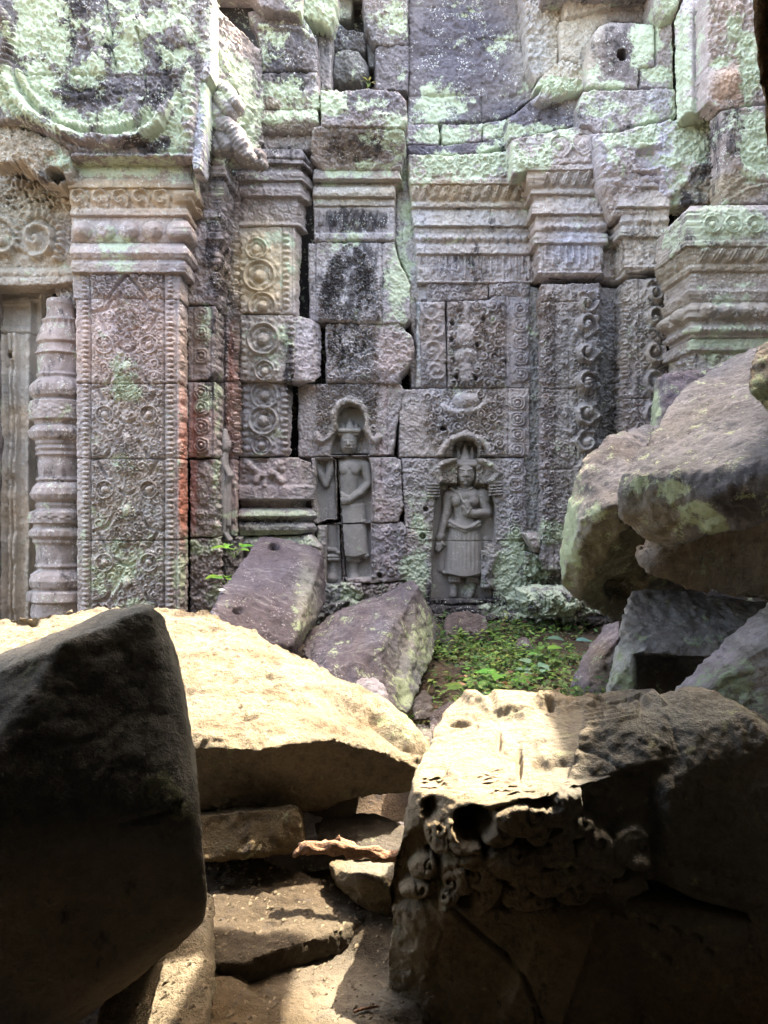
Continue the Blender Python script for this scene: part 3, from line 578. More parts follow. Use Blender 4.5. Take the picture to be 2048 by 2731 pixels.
# --- redents between the left pilaster and the next one
P2 = [(498,5.45),(573,5.45),(597,5.72)]
def f_rcap(R): R.mould([(440,.07),(470,.08),(474,.05),(500,.05),(560,.02),(566,.04),(580,.04),(586,.02),(640,.045),(660,.02),(700,.035),(716,.01)]); R.fill(560, 606, 470, 800, 8, 16, .012, .8, 40)
panel('corner_cap', T, [(508,330),(560,330),(600,430),(606,700),(600,812),(500,808),(500,600),(506,470)], P2, f_rcap, edge=6, rough=.014)
def f_r1(R):
    for y in (838,888,950): R.rosette(537, y, 22, .026, 21)
    R.vmould([(512,0),(515,-.012),(518,0),(558,0),(561,-.012),(565,0)]); R.vbeads(588, 820, 1010, 22, 7, 9, .008)
panel('pilaster_block', T, [(500,818),(598,818),(598,1000),(575,990),(556,1012),(500,1014)], P2, f_r1, edge=5, chip=.2, rough=.008)
def f_r2(R):
    for y in (1048,1088,1138,1188): R.rosette(537, y, 23, .028, 22, 5)
    R.vmould([(512,0),(515,-.012),(518,0),(562,0),(565,-.012),(569,0)]); R.vbeads(586, 1030, 1215, 22, 7, 9, .008)
panel('pilaster_block', T, rect(501,598,1020,1218), P2, f_r2, edge=5, rough=.006)
def f_r3(R): R.rosette(535, 1380, 22, .018); R.boss(545, 1290, 30, 60, .012)
panel('pilaster_block', T, [(506,1226),(594,1226),(592,1430),(508,1432)], [(498,5.47),(582,5.47),(597,5.72)], f_r3, edge=6, rough=.012)
panel('pilaster_block', T, [(506,1438),(596,1438),(594,1760),(508,1760)], [(498,5.47),(586,5.47),(600,5.72)], None, edge=8, rough=.018)
P3 = [(575,5.74),(628,5.74),(640,5.92)]
def f_r4(R):
    R.fill(598, 640, 480, 1210, 6, 11, .022, 1.1, 41); R.vmould([(590,0),(596,0),(599,-.015),(602,0)])
    for y in (812,1018,1222): R.joint([(580,y),(645,y+1)], .03, 1.6)
    R.vbeads(633, 820, 1215, 17, 5, 7, .014); R.vmould([(608,0),(611,-.01),(614,0)], 1225, 1500)
panel('pilaster_strip', T, rect(580,637,470,1430), P3, f_r4, edge=4, round_=.01, wob=1.4)
blk([(592,1432),(640,1436),(638,1700),(594,1700)], 5.76, None, col=(.22,.2,.19), rough=.016)
# small goddess seen in profile in the corner
figure('goddess_figure', T, 5.66, [(600,1175,9,600,1195,10,6,6),(606,1182,5,608,1190,4,9,8),(598,1150,5,599,1166,8,4,5),(598,1205,6,596,1225,9,5,6),(594,1228,11,596,1262,10,6,6),
    (592,1232,6,612,1268,6,9,13),(612,1268,6,600,1300,4.5,13,10),(596,1268,10,592,1310,13,6,7),(594,1310,13,596,1380,10,7,6),(606,1290,5,608,1400,4,8,5),(596,1380,9,597,1420,6,6,5),(597,1418,5,612,1440,4,5,9)],
    depth=1.1, step=1.5, col=(.27,.27,.265), label='small goddess carved in profile in the wall corner')

# --- second pilaster with roundels
def f_c2(R):
    R.mould([(395,.05),(415,.09),(436,.09),(440,.05),(452,.05),(462,.075),(480,.075),(486,.05),(498,.05),(504,.065),(522,.06),(530,.02),(590,.015),(598,.04),(612,.03)])
    R.joint([(630,420),(815,425)], .03, 2.2); R.joint([(630,484),(825,486)], .015, 1.5); R.fill(640, 790, 530, 590, 9, 16, .008, .6, 44)
panel('capital', T, [(634,396),(822,398),(826,470),(812,500),(810,600),(634,604)], [(620,5.82),(786,5.82),(815,6.0)], f_c2, edge=5, rough=.008, wob=2.4)
def rb(rs, x0, x1, y0, y1, bx, lx=True):
    def f(R):
        for (x, y, r) in rs: R.roundel(x, y, r, .034)
        R.vbeads(bx, y0+6, y1-6, 16, 9, 6, .014)
        if lx: R.vbeads(x0+18, y0+8, y1-8, 19, 10, 8, .014)
        R.vmould([(bx-15,0),(bx-12,-.012),(bx-9,0),(bx+12,0),(bx+15,-.012),(bx+18,0)])
    return f
panel('roundel_block', T, [(631,607),(790,604),(806,612),(800,845),(775,838),(632,832)], [(600,5.8),(786,5.8),(806,5.98)], rb([(684,665,30),(692,737,44),(700,818,38)],631,785,610,832,763), edge=5, rough=.006)
panel('roundel_block', T, [(634,840),(800,842),(858,852),(857,990),(838,1012),(776,1018),(640,1014)], [(600,5.8),(780,5.8),(832,5.86),(866,6.02)], rb([(702,905,44),(706,990,28)],634,780,845,1012,775), edge=6, rough=.01)
panel('roundel_block', T, [(636,1022),(762,1020),(782,1024),(776,1214),(638,1216)], [(600,5.85),(762,5.85),(792,6.08)], rb([(706,1055,38),(702,1122,40),(698,1188,28)],638,760,1024,1214,758), edge=5, rough=.007)
def f_an(R):
    R.mould([(1218,.0),(1292,.0),(1298,.025),(1332,.03),(1336,-.06),(1352,-.07),(1356,-.02),(1364,.02),(1376,.04),(1384,.01),(1390,-.02),(1396,.01),(1404,.03),(1414,.03),(1420,0),(1432,0)])
    R.recess([(664,1226),(700,1222),(742,1240),(760,1286),(700,1292),(664,1262)], .03, 6)
    for a in ([(668,1244),(690,1262),(712,1270),(735,1262)],[(690,1262),(684,1284)],[(716,1268),(706,1290)],[(735,1262),(752,1284)],[(720,1262),(745,1240)],[(735,1240),(752,1250)]): R.band(a, 9, .025)
    R.boss(664, 1240, 12, 12, .03); R.boss(748, 1236, 10, 10, .028); R.vbeads(652, 1226, 1290, 14, 8, 6, .012)
panel('pedestal_block', T, [(637,1222),(790,1222),(832,1232),(836,1340),(834,1400),(842,1422),(638,1428)], [(600,5.86),(800,5.86),(846,6.0)], f_an, edge=5, rough=.008)
blk([(638,1434),(830,1430),(856,1460),(850,1600),(640,1600)], 5.88, lambda R: R.band([(640,1455),(840,1450)], 16, .03), rough=.018, edge=8)
blk([(845,1560),(905,1560),(908,1700),(845,1700)], 5.98, None, col=(.2,.2,.19), rough=.02, edge=8)
# --- masonry above the second pilaster
def f_m1(R): R.band([(690,72),(800,80),(838,108)], 7, .02); R.fill(700, 835, 90, 185, 16, 30, .016, .5, 50)
blk([(660,28),(790,34),(820,60),(842,104),(846,190),(700,190),(690,100)], 5.72, f_m1, edge=7, rough=.014, wob=3)
blk([(694,196),(846,194),(852,285),(834,292),(694,288)], 5.72, lambda R: R.fill(700, 845, 200, 285, 14, 28, .014, .5, 51), edge=6, rough=.014)
blk([(684,294),(845,292),(850,330),(826,352),(690,352)], 5.72, lambda R: R.mould([(292,.0),(320,.03),(352,-.03)]), edge=6, rough=.016)
blk([(676,354),(826,352),(842,372),(836,398),(680,398)], 5.80, None, rough=.02, edge=8)
blk([(630,330),(690,330),(688,400),(640,420)], 5.85, None, col=(.16,.13,.1), rough=.02)
blk([(560,-25),(660,-25),(700,20),(800,32),(802,-25)], 5.6, None, rough=.014, Dadd=.05)
blk([(796,-25),(898,-25),(892,40),(880,66),(860,52),(806,44)], 5.72, None, rough=.02, edge=10, wob=4, round_=.04)
blk([(846,70),(884,62),(880,235),(858,238),(850,150)], 5.9, None, rough=.01, Dadd=.15, edge=5)
blk([(898,-25),(942,-25),(934,48),(890,44)], 6.1, None, rough=.015, col=(.2,.2,.17), edge=7)
blk([(888,64),(905,60),(925,78),(975,82),(974,140),(940,132),(886,138)], 6.08, None, col=(.125,.12,.125), rough=.02, edge=10, wob=4, round_=.04)
blk([(890,142),(915,132),(950,134),(978,160),(984,196),(965,228),(905,234),(880,228),(880,170)], 6.05, lambda R: R.boss(932, 184, 60, 56, .05), col=(.15,.145,.14), rough=.016, edge=16, round_=.07, wob=3)
blk([(968,-25),(1088,-25),(1088,116),(1030,120),(1000,116),(976,78)], 5.98, None, rough=.018, edge=9, wob=4, round_=.035)
blk([(1002,128),(1040,120),(1088,124),(1086,240),(1002,238)], 6.0, None, col=(.16,.145,.155), rough=.014, edge=7)
blk([(980,84),(1000,120),(998,180),(986,176),(978,120)], 6.1, None, col=(.1,.1,.1), edge=5)
blk([(856,240),(1000,238),(1064,244),(1082,262),(1086,330),(1080,338),(858,334)], 5.68, None, rough=.014, edge=9, wob=3)
def f_cy(R): R.mould([(335,.03),(350,.03),(440,-.09),(450,-.1)])
blk([(836,338),(1076,338),(1080,380),(1070,450),(860,452),(826,420)], 5.74, f_cy, rough=.02, edge=8)
# --- first goddess bay
def f_cap3(R):
    R.mould([(446,.02),(455,.06),(476,.07),(484,.04),(488,.0),(496,.0),(502,.05),(514,.06),(524,.05),(530,.015),(536,.02),(548,.02),(552,.0),(556,.01),(620,.0),(624,.02),(636,.015),(645,.0)])
    R.pendants(846, 1024, 562, 618, 19, .02); R.joint([(830,524),(1060,530)], .012, 1.6)
panel('capital', T, [(838,450),(1062,452),(1070,480),(1052,500),(1052,640),(840,644),(836,520)], [(800,5.92),(1075,5.92)], f_cap3, edge=5, rough=.007, step=2)
def f_a(R):
    R.vmould([(838,0),(841,-.02),(844,0),(1016,0),(1019,-.02),(1022,0)])
    pl = [(935,650),(975,680),(1005,740),(1012,800),(1012,856),(850,856),(852,800),(868,740),(900,675)]
    R.fill(848, 1014, 655, 856, 5, 11, .024, 1.3, 60, pl)
    R.band([(932,652),(900,672),(868,735),(852,800)], 5, .02, 9); R.band([(938,652),(975,680),(1004,740),(1012,800)], 5, .02, 9)
    R.boss(935, 680, 14, 22, .03); R.boss(932, 735, 20, 30, .022); R.boss(930, 800, 26, 36, .03); R.roundel(880, 830, 18, .026); R.roundel(985, 830, 18, .026)
blk([(822,648),(1050,646),(1060,690),(1078,725),(1094,765),(1092,850),(1080,862),(826,856)], 5.92, f_a, 'carved_block', edge=5, rough=.008, wob=3, step=2)
def f_b(R):
    pl = rect(872,1006,866,1016); R.vmould([(1006,0),(1009,-.02),(1012,0)], 860)
    R.fill(874, 1004, 866, 1016, 5, 11, .026, 1.3, 61, pl); R.boss(930, 915, 18, 38, .03); R.roundel(890, 1000, 17, .026); R.roundel(968, 1000, 17, .026)
    R.boss(1060, 940, 60, 90, .02)
blk([(868,862),(1060,864),(1098,895),(1106,930),(1090,980),(1072,1000),(1060,1022),(872,1018)], 5.95, f_b, 'carved_block', edge=6, rough=.016, wob=4, step=2)
niche1 = [(932,1077),(955,1082),(968,1100),(974,1125),(968,1145),(976,1160),(985,1185),(985,1215),(878,1215),(886,1180),(892,1160),(902,1145),(898,1125),(902,1100),(912,1084)]
def f_c(R):
    R.vmould([(838,0),(841,-.008),(844,0),(1006,0),(1009,-.018),(1012,0),(1030,0),(1033,-.012),(1036,0)])
    R.fill(846, 1005, 1024, 1205, 5, 11, .026, 1.25, 62)
    R.band([(846,1160),(850,1172),(866,1178),(880,1166),(888,1150),(894,1135),(890,1105),(904,1078),(932,1064),(960,1078),(976,1105),(974,1135),(980,1152),(988,1170),(1000,1178),(1008,1166)], 11, .034)
    R.recess([(848,1186),(880,1170),(888,1160),(980,1160),(1000,1186),(1004,1220),(846,1220)], .0)
    R.recess(niche1, .13, 5)
C1 = blk([(796,1026),(868,1024),(1064,1022),(1078,1040),(1070,1080),(1060,1120),(1052,1180),(1048,1212),(796,1218)], 5.98, f_c, 'niche_block', edge=6, rough=.008, step=1.8, chip=.15)
def f_d1(R): R.recess([(842,1222),(900,1222),(900,1400),(850,1400),(838,1330)], .10, 9)
D1 = blk([(830,1222),(884,1220),(893,1226),(895,1384),(872,1382),(845,1394),(832,1392)], 5.98, f_d1, 'niche_block', edge=5, rough=.012, step=2)
def f_d2(R):
    R.recess([(898,1215),(984,1215),(992,1260),(992,1400),(898,1400)], .13, 5); R.vmould([(992,0),(995,.0),(997,-.02),(999,0),(1014,0),(1017,-.015),(1020,0)])
    R.fill(1022, 1066, 1240, 1390, 8, 15, .010, .8, 63)
D2 = blk([(902,1220),(1050,1220),(1068,1226),(1070,1300),(1074,1350),(1062,1390),(912,1396)], 5.98, f_d2, 'niche_block', edge=5, rough=.010, step=2, chip=.1)
def f_e1(R): R.recess([(872,1395),(920,1395),(920,1570),(866,1570)], .12, 5)
E1 = blk([(846,1404),(908,1398),(914,1560),(908,1574),(866,1566),(846,1560)], 5.99, f_e1, 'niche_block', edge=5, rough=.012)
def f_e2(R):
    R.recess([(910,1395),(990,1395),(990,1540),(912,1545)], .12, 5); R.vmould([(992,0),(995,-.015),(998,0),(1012,0),(1015,-.015),(1018,0)])
    R.fill(1020, 1085, 1400, 1540, 10, 18, .012, .8, 64); R.hole(1013, 1536, 8, .06)
E2 = blk([(914,1400),(1072,1394),(1084,1410),(1090,1545),(1040,1552),(930,1556),(918,1540)], 5.99, f_e2, 'niche_block', edge=5, rough=.012)
blk([(908,1558),(960,1556),(968,1590),(950,1602),(908,1640)], 5.95, None, rough=.03, edge=8, Ladd=.2)
blk([(965,1562),(1095,1552),(1095,1640),(940,1640)], 6.0, None, rough=.025, edge=7, Dadd=.1)
# goddess of the first bay
zc = -22.
g1 = [ # x0,y0,r0,x1,y1,r1,z0,z1,flat
 (930,1168,24,930,1186,22,-10,-10,.9),(930,1186,21,929,1200,12,-8,-8,.9),            # head, jaw
 (902,1150,5,958,1150,5,12,12,.8),(907,1158,4,953,1158,4,8,8,.7),                       # diadem
 (932,1122,4,932,1142,14,-4,-4,1),(914,1132,4,914,1146,9,-6,-6,1),(950,1134,4,950,1146,9,-6,-6,1),(904,1138,4,904,1148,6,-10,-10,1),
 (929,1178,3,929,1186,4,15,18,1),(921,1194,2,937,1194,2,12,12,1),(919,1177,3,924,1177,3,11,11,.7),(935,1177,3,940,1177,3,11,11,.7),
 (903,1180,5,905,1196,6,-14,-14,1),(957,1180,5,955,1196,6,-14,-14,1),
 (929,1200,11,929,1222,12,-14,-14,1),                                                   # neck
 (905,1238,15,965,1236,16,-12,-12,.9),(915,1244,17,950,1244,17,-10,-10,.9),(917,1252,13,919,1254,13,-2,-2,.7),(945,1252,13,945,1254,13,-2,-2,.7),
 (930,1262,27,926,1318,24,-18,-18,.8),(924,1318,24,934,1345,30,-18,-18,.7),
 (974,1240,13,984,1288,10,-10,-8,1),(984,1288,10,958,1316,8,-8,6,1),(958,1316,8,932,1334,8,6,10,1),(930,1334,11,914,1334,9,8,8,.8),
 (926,1326,3.4,905,1322,2.8,13,10,1),(924,1331,3.4,903,1329,2.8,14,11,1),(924,1336,3.4,905,1336,2.8,14,11,1),(924,1341,3.2,908,1342,2.6,13,10,1),(922,1326,3.2,910,1316,2.6,12,9,1),
 (902,1474,5,978,1482,6,-2,-2,.9),(905,1388,4,970,1390,4,3,3,.4),
 (885,1236,13,868,1292,9,-14,-10,1),(868,1292,9,844,1240,8,-10,-8,1),(846,1244,7,840,1228,6,-8,-8,1),
 (868,1300,8,886,1380,12,-22,-22,.8),(886,1330,14,888,1380,18,-22,-22,.8),(882,1400,20,884,1455,17,-20,-20,.8),(870,1465,7,896,1468,7,-10,-10,.9),
 (876,1484,4,902,1484,4,-4,-4,1),(876,1492,4,902,1492,4,-4,-4,1),(888,1484,12,887,1525,12,-18,-18,.9),(887,1526,12,886,1542,13,-18,-12,.9),
 (928,1486,4,958,1486,4,-2,-2,1),(928,1494,4,958,1494,4,-2,-2,1),(943,1486,14,943,1528,13,-18,-18,.9),(944,1528,13,944,1542,16,-16,-10,.9)]
gapp = [(889,1216),(904,1216),(906,1300),(910,1340),(914,1400),(924,1545),(922,1575),(912,1575),(905,1400),(897,1390),(893,1330),(891,1280)]
figure('goddess_figure', C1, 6.03, g1, skirts=[(936,37,1345,942,44,1480,-14,.66)], depth=1.2, rs=1.1, base=-28, cut=[gapp, [(840,1212),(1000,1208),(1000,1215),(840,1219)], [(838,1389),(900,1385),(900,1398),(838,1402)], [(900,1396),(1000,1392),(1000,1395),(900,1399)]], col=(.29,.28,.26),
    label='carved goddess with a low crown, one hand resting below her waist, split by the open joint')

# --- seam and plain wall to the right of the first bay
def f_seam(R): R.joint([(1078,330),(1082,480),(1066,560),(1072,640)], .012, 2)
blk([(1062,452),(1090,330),(1104,330),(1110,470),(1112,640),(1118,790),(1108,800),(1092,740),(1066,690),(1054,640)], 6.03, f_seam, 'wall_seam', rough=.012, edge=5, col=(.31,.29,.275), colw=.6)
blk([(1088,700),(1140,640),(1140,800),(1122,800),(1124,1030),(1098,1034),(1094,960),(1112,930),(1104,890),(1094,860)], 6.04, None, rough=.012, edge=5, col=(.32,.30,.29), colw=.7)
blk([(1112,806),(1122,806),(1124,1030),(1112,1032)], 6.0, None, rough=.01, col=(.3,.3,.29))
# --- central upper masonry, dark violet
def f_cu(R):
    R.joint([(1085,152),(1130,146),(1170,138),(1250,130)], .03, 3, 5); R.joint([(1250,100),(1340,106),(1440,112)], .03, 2.5, 3); R.joint([(1245,-20),(1252,110)], .025, 2, 3)
    R.joint([(1090,253),(1180,258),(1290,252)], .03, 2, 3); R.joint([(1286,110),(1284,330)], .03, 2.2, 4); R.joint([(1085,14),(1300,30)], .02, 2.5, 6); R.joint([(1380,60),(1384,230)], .02, 2, 3)
    R.boss(1160, 90, 110, 60, .02); R.boss(1180, 200, 100, 55, .015); R.boss(1350, 190, 70, 70, .015)
blk([(1090,-25),(1420,-25),(1412,60),(1420,180),(1430,250),(1360,310),(1290,322),(1090,328)], 6.06, f_cu, 'upper_wall', rough=.011, edge=8, step=2.6)
blk([(1084,332),(1166,332),(1172,360),(1168,384),(1086,384)], 5.98, None, rough=.014, edge=6)
blk([(1182,332),(1286,330),(1284,376),(1180,382)], 5.98, None, rough=.014, edge=6)
blk([(1290,328),(1350,318),(1352,360),(1290,374)], 5.98, None, rough=.014, edge=6)
blk([(1356,315),(1440,250),(1556,238),(1560,300),(1550,330),(1480,345),(1360,372)], 5.80, lambda R: R.joint([(1360,345),(1450,318),(1550,300)], .015, 2), 'sloping_slab', rough=.014, edge=7)
blk([(1088,388),(1180,388),(1290,378),(1362,360),(1362,384),(1290,404),(1200,412),(1088,408)], 5.95, None, 'sloping_slab', rough=.012, edge=5, col=(.13,.12,.14), Ladd=-.1)
blk([(1432,262),(1450,228),(1490,214),(1545,212),(1556,236),(1490,252),(1450,272)], 5.7, None, rough=.03, edge=10, Ladd=.1)
# --- great cornice wrapping from the second bay round the third pilaster
PC = [(1060,6.0),(1424,6.0),(1440,5.76),(1600,5.76),(1603,5.86),(1640,5.86),(1668,5.63),(1790,5.63)]
def f_gc(R):
    R.mould([(400,.10),(474,.11),(478,.125),(490,.12),(494,.10),(538,.06),(544,.075),(552,.07),(556,.04),(592,.06),(602,.07),(606,.03),(614,.04),(622,.03),(636,.045),(650,.03),(656,.045),(676,.045),(682,.012),(748,.008),(752,.02),(760,.0)])
    R.leaves(1070, 1425, 494, 538, 27, .026); R.leaves(1440, 1600, 494, 538, 27, .03)
    R.beads(1100, 1425, 637, 18, 8, 9, .02); R.beads(1442, 1600, 637, 18, 8, 9, .02); R.beads(1690, 1780, 637, 22, 9, 9, .02)
    R.pendants(1112, 1425, 684, 748, 17, .018); R.pendants(1445, 1598, 684, 748, 18, .022)
    R.fill(1090, 1425, 408, 470, 10, 20, .016, .8, 70); R.fill(1610, 1650, 500, 740, 9, 18, .02, .8, 72)
    R.joint([(1305,400),(1306,760)], .015, 1.3)
panel('cornice', T, [(1088,412),(1200,416),(1300,408),(1380,400),(1440,410),(1590,395),(1605,440),(1640,520),(1690,520),(1780,560),(1780,640),(1775,756),(1650,770),(1604,758),(1440,762),(1425,752),(1112,752),(1108,640),(1098,560)], PC, f_gc, step=2.1, edge=5, rough=.010, wob=2.5)
def f_fr(R): R.roundel(1490, 393, 30, .03); R.roundel(1550, 385, 30, .03); R.mould([(330,.0),(440,.06)]); R.fill(1370, 1460, 360, 440, 10, 18, .014, .7, 73)
blk([(1364,374),(1480,348),(1552,334),(1578,346),(1594,430),(1440,442),(1366,462)], 5.70, f_fr, 'frieze_block', rough=.012, edge=6)
# --- second goddess bay below the cornice
def f_s1(R): R.hole(1165, 774, 26, .10, 11); R.fill(1140, 1300, 758, 802, 8, 16, .02, 1, 74)
blk([(1136,757),(1302,756),(1300,798),(1180,803),(1140,806)], 6.02, f_s1, 'carved_block', rough=.008, edge=4)
blk([(1306,757),(1412,754),(1414,786),(1396,792),(1308,788)], 6.0, lambda R: R.fill(1308, 1410, 758, 788, 7, 14, .02, 1, 75), 'carved_block', rough=.008, edge=4)
def f_s2(R):
    for i, y in enumerate((828, 880, 935, 988)): R.scroll(1152+(i % 2)*10, y, 30, (-1)**i, .022, i, 1.5)
    R.fill(1124, 1186, 808, 1030, 7, 12, .016, 1, 76)
blk([(1118,806),(1186,804),(1190,1032),(1124,1034)], 5.99, f_s2, 'carved_block', rough=.007, edge=5)
def f_s3(R):
    R.fill(1194, 1342, 806, 1032, 8, 16, .03, 1.1, 77)
    for a, b in ((1205,1222),(1262,1245),(1290,1262),(1225,1205),(1300,1260)): pass
    for (x, y) in ((1206,862),(1222,880),(1258,872),(1272,920),(1205,905),(1218,1005),(1268,1008),(1290,850),(1212,960),(1345,965)): R.hole(x, y, 6, .06, 8)
    R.boss(1242, 830, 10, 40, .035); R.boss(1242, 895, 26, 34, .035); R.boss(1242, 950, 34, 22, .035); R.boss(1242, 995, 20, 34, .035)
    R.vmould([(1346,0),(1349,-.02),(1352,0),(1362,-.01),(1410,-.01),(1412,0)])
    for y in (825,868,912,955,998): R.rosette(1388, y, 21, .026, 22)
    R.vbeads(1340, 800, 1030, 17, 7, 6, .02)
blk([(1194,806),(1305,800),(1318,790),(1412,792),(1414,1032),(1194,1034)], 5.99, f_s3, 'carved_block', rough=.008, edge=5)
def f_s4(R):
    pl = [(1130,1040),(1345,1040),(1345,1218),(1170,1218),(1130,1140)]
    R.fill(1132, 1342, 1042, 1216, 7, 15, .026, 1.15, 78, pl); R.roundel(1172, 1115, 24, .026)
    R.boss(1242, 1068, 40, 24, .04); R.band([(1180,1085),(1210,1100),(1242,1098),(1275,1092),(1300,1070)], 10, .03)
    R.hole(1183, 1143, 9, .09); R.joint([(1196,1036),(1192,1050),(1205,1064)], .03, 2)
    R.band([(1170,1218),(1186,1190),(1205,1172),(1242,1158),(1278,1172),(1300,1192),(1310,1218)], 11, .034)
    R.vmould([(1352,0),(1355,-.015),(1358,0)])
    for y in (1075,1118,1160,1200): R.rosette(1380, y, 21, .026, 22)
    R.joint([(1285,1130),(1310,1180),(1330,1212),(1400,1218)], .02, 1.6)
    R.recess([(1208,1222),(1206,1190),(1220,1176),(1242,1170),(1264,1176),(1278,1192),(1276,1222)], .15, 4)
S4 = blk([(1066,1040),(1190,1036),(1412,1036),(1412,1216),(1066,1218)], 5.99, f_s4, 'niche_block', rough=.008, edge=5, step=1.8)
niche2 = [(1206,1215),(1278,1215),(1290,1232),(1304,1290),(1318,1330),(1324,1350),(1322,1420),(1316,1600),(1150,1600),(1150,1480),(1156,1400),(1160,1330),(1172,1296),(1184,1270),(1184,1235)]
def f_s5(R):
    R.recess(niche2, .15, 5); R.vmould([(1352,0),(1355,-.015),(1358,0)], 0, 1420)
    for y in (1245,1292,1338,1382,1418): R.rosette(1375, y, 21, .026, 21)
    R.band([(1210,1228),(1180,1236),(1165,1250),(1172,1280)], 9, .03); R.band([(1280,1228),(1310,1240),(1330,1262),(1310,1282)], 9, .03)
    for k in range(5): R.band([(1308,1288+k*8),(1338,1286+k*8)], 3.2, .02); R.band([(1142,1292+k*8),(1170,1292+k*8)], 3.2, .02)
    R.joint([(1066,1405),(1330,1442),(1420,1442)], .03, 1.6); R.hole(1136, 1358, 7, .06); R.hole(1128, 1430, 8, .06)
    R.boss(1235, 1632, 80, 34, .03); R.joint([(1160,1612),(1320,1608)], .03, 2.5, 5); R.boss(1310, 1480, 16, 30, .03); R.band([(1318,1480),(1296,1530),(1300,1560)], 12, .03)
    R.joint([(1080,1560),(1160,1640)], .02, 3)
S5 = blk([(1072,1224),(1400,1222),(1404,1400),(1400,1440),(1404,1640),(1330,1668),(1150,1672),(1110,1650),(1086,1560),(1082,1400)], 5.99, f_s5, 'niche_block', rough=.012, edge=6, step=1.8)
g2 = [
 (1240,1252,25,1240,1268,25,-2,-2,.95),(1240,1272,21,1240,1284,13,2,2,.95),
 (1212,1240,5,1268,1240,5,18,18,.8),(1210,1233,5,1270,1233,5,15,15,.8),
 (1240,1186,2,1240,1226,14,4,6,.8),(1220,1194,2,1222,1226,9,0,2,.8),(1259,1194,2,1258,1226,9,0,2,.8),(1268,1204,2,1268,1226,6,-6,-4,1),(1211,1204,2,1212,1226,6,-6,-4,1),
 (1240,1256,3,1240,1268,4.6,22,26,1,1.2),(1233,1269,3,1247,1269,3,22,22,1,1.2),(1232,1278,2.4,1248,1278,2.4,21,21,1,1.),(1231,1282,2.6,1249,1282,2.6,19,19,1,1.),(1240,1288,5,1240,1289,5,16,16,1),
 (1226,1258,4.,1233,1258,3.6,19,20,.7,1.2),(1247,1258,3.6,1254,1258,4.,20,19,.7,1.2),(1224,1252,1.8,1235,1254,1.8,22,24,1,1.),(1245,1254,1.8,1256,1252,1.8,24,22,1,1.),
 (1214,1252,5,1213,1270,5,-4,-4,1),(1266,1252,5,1267,1270,5,-4,-4,1),(1213,1278,4,1214,1288,5,-6,-8,1),(1267,1278,4,1266,1288,5,-6,-8,1),
 (1240,1290,12,1240,1306,14,-8,-8,1),(1222,1302,3,1240,1310,3,5,7,1),(1240,1310,3,1258,1302,3,7,5,1),
 (1206,1320,13,1276,1320,13,-6,-6,.95),(1220,1322,17,1262,1322,17,-4,-4,.9),(1219,1334,14,1219,1336,14,2,2,.85),(1261,1334,14,1261,1336,14,2,2,.85),
 (1240,1344,28,1240,1380,24,-12,-12,.8),(1240,1380,24,1240,1402,32,-12,-12,.75),
 (1196,1322,14,1190,1372,11,-8,-8,1),(1190,1372,11,1174,1430,8,-8,-6,1),(1176,1428,9.5,1173,1434,9.5,-5,-5,.9),(1172,1440,8,1170,1452,8,-6,-6,.8),
 (1166,1452,2.6,1163,1466,2.2,0,0,1),(1170,1452,2.6,1168,1470,2.2,1,1,1),(1174,1452,2.6,1173,1468,2.2,1,1,1),(1177,1450,2.6,1178,1462,2.2,0,0,1),(1178,1444,2.6,1184,1454,2.2,0,0,1),
 (1284,1322,15,1300,1366,11,-8,-6,1),(1290,1318,16,1294,1330,16,-8,-8,.9),(1300,1366,11,1262,1370,8,-4,10,1),(1258,1368,8.5,1244,1366,9,11,14,.8),(1244,1368,9,1243,1356,8,14,16,.7),
 (1240,1354,2.8,1238,1340,2.3,20,21,1,1.2),(1244,1354,2.8,1243,1337,2.3,21,22,1,1.2),(1248,1355,2.8,1248,1340,2.3,20,21,1,1.2),(1240,1362,2.8,1234,1352,2.4,20,20,1,1.2),(1246,1368,3,1252,1356,2.6,20,20,1,1.2),
 (1202,1302,1.8,1222,1318,1.8,8,12,1,1.),(1222,1318,1.8,1234,1340,1.8,12,18,1,1.),
 (1202,1392,4,1222,1404,4.5,8,14,1),(1222,1404,4.5,1240,1409,5,14,16,1),(1240,1409,5,1258,1404,4.5,16,14,1),(1258,1404,4.5,1276,1392,4,14,8,1),
 (1200,1400,3,1240,1418,3,8,15,1,1.),(1240,1418,3,1278,1400,3,15,8,1,1.),
 (1186,1528,5,1238,1524,6,-6,10,1),(1238,1524,6,1288,1534,5,10,-6,1),(1180,1400,6,1176,1520,10,-16,-16,.8),(1240,1480,6,1222,1520,8,16,12,.5),
 (1296,1440,8,1300,1520,10,-14,-12,.9),(1300,1520,10,1312,1550,6,-12,-10,.9),
 (1202,1542,4.5,1226,1542,4.5,-4,-4,1),(1202,1550,4.5,1226,1550,4.5,-4,-4,1),(1214,1538,13,1212,1572,11,-18,-18,1),(1212,1572,10,1209,1588,8,-14,-4,1),
 (1248,1542,4.5,1274,1542,4.5,-4,-4,1),(1248,1550,4.5,1274,1550,4.5,-4,-4,1),(1261,1538,13,1258,1572,11,-18,-18,1),(1258,1574,10,1250,1590,9,-14,-4,1)]
def post2(X, Q, H):
    H = H-2.2*np.exp(-((Q-1413.5-.0025*(X-1240)**2*-1)/1.5)**2)*(abs(X-1240) < 34)*0
    H = H-1.6*np.exp(-((Q-1273.5)/1.2)**2)*(abs(X-1240) < 9)                           # mouth line under the nose
    pleat = np.clip((Q-1410)/20, 0, 1)*np.clip((1524-Q)/10, 0, 1)*(abs(X-1239) < 44)
    H = H+pleat*.8*np.cos((X-1239)*.55)
    H = H-3*np.exp(-((Q-1443)/1.4)**2)
    return H
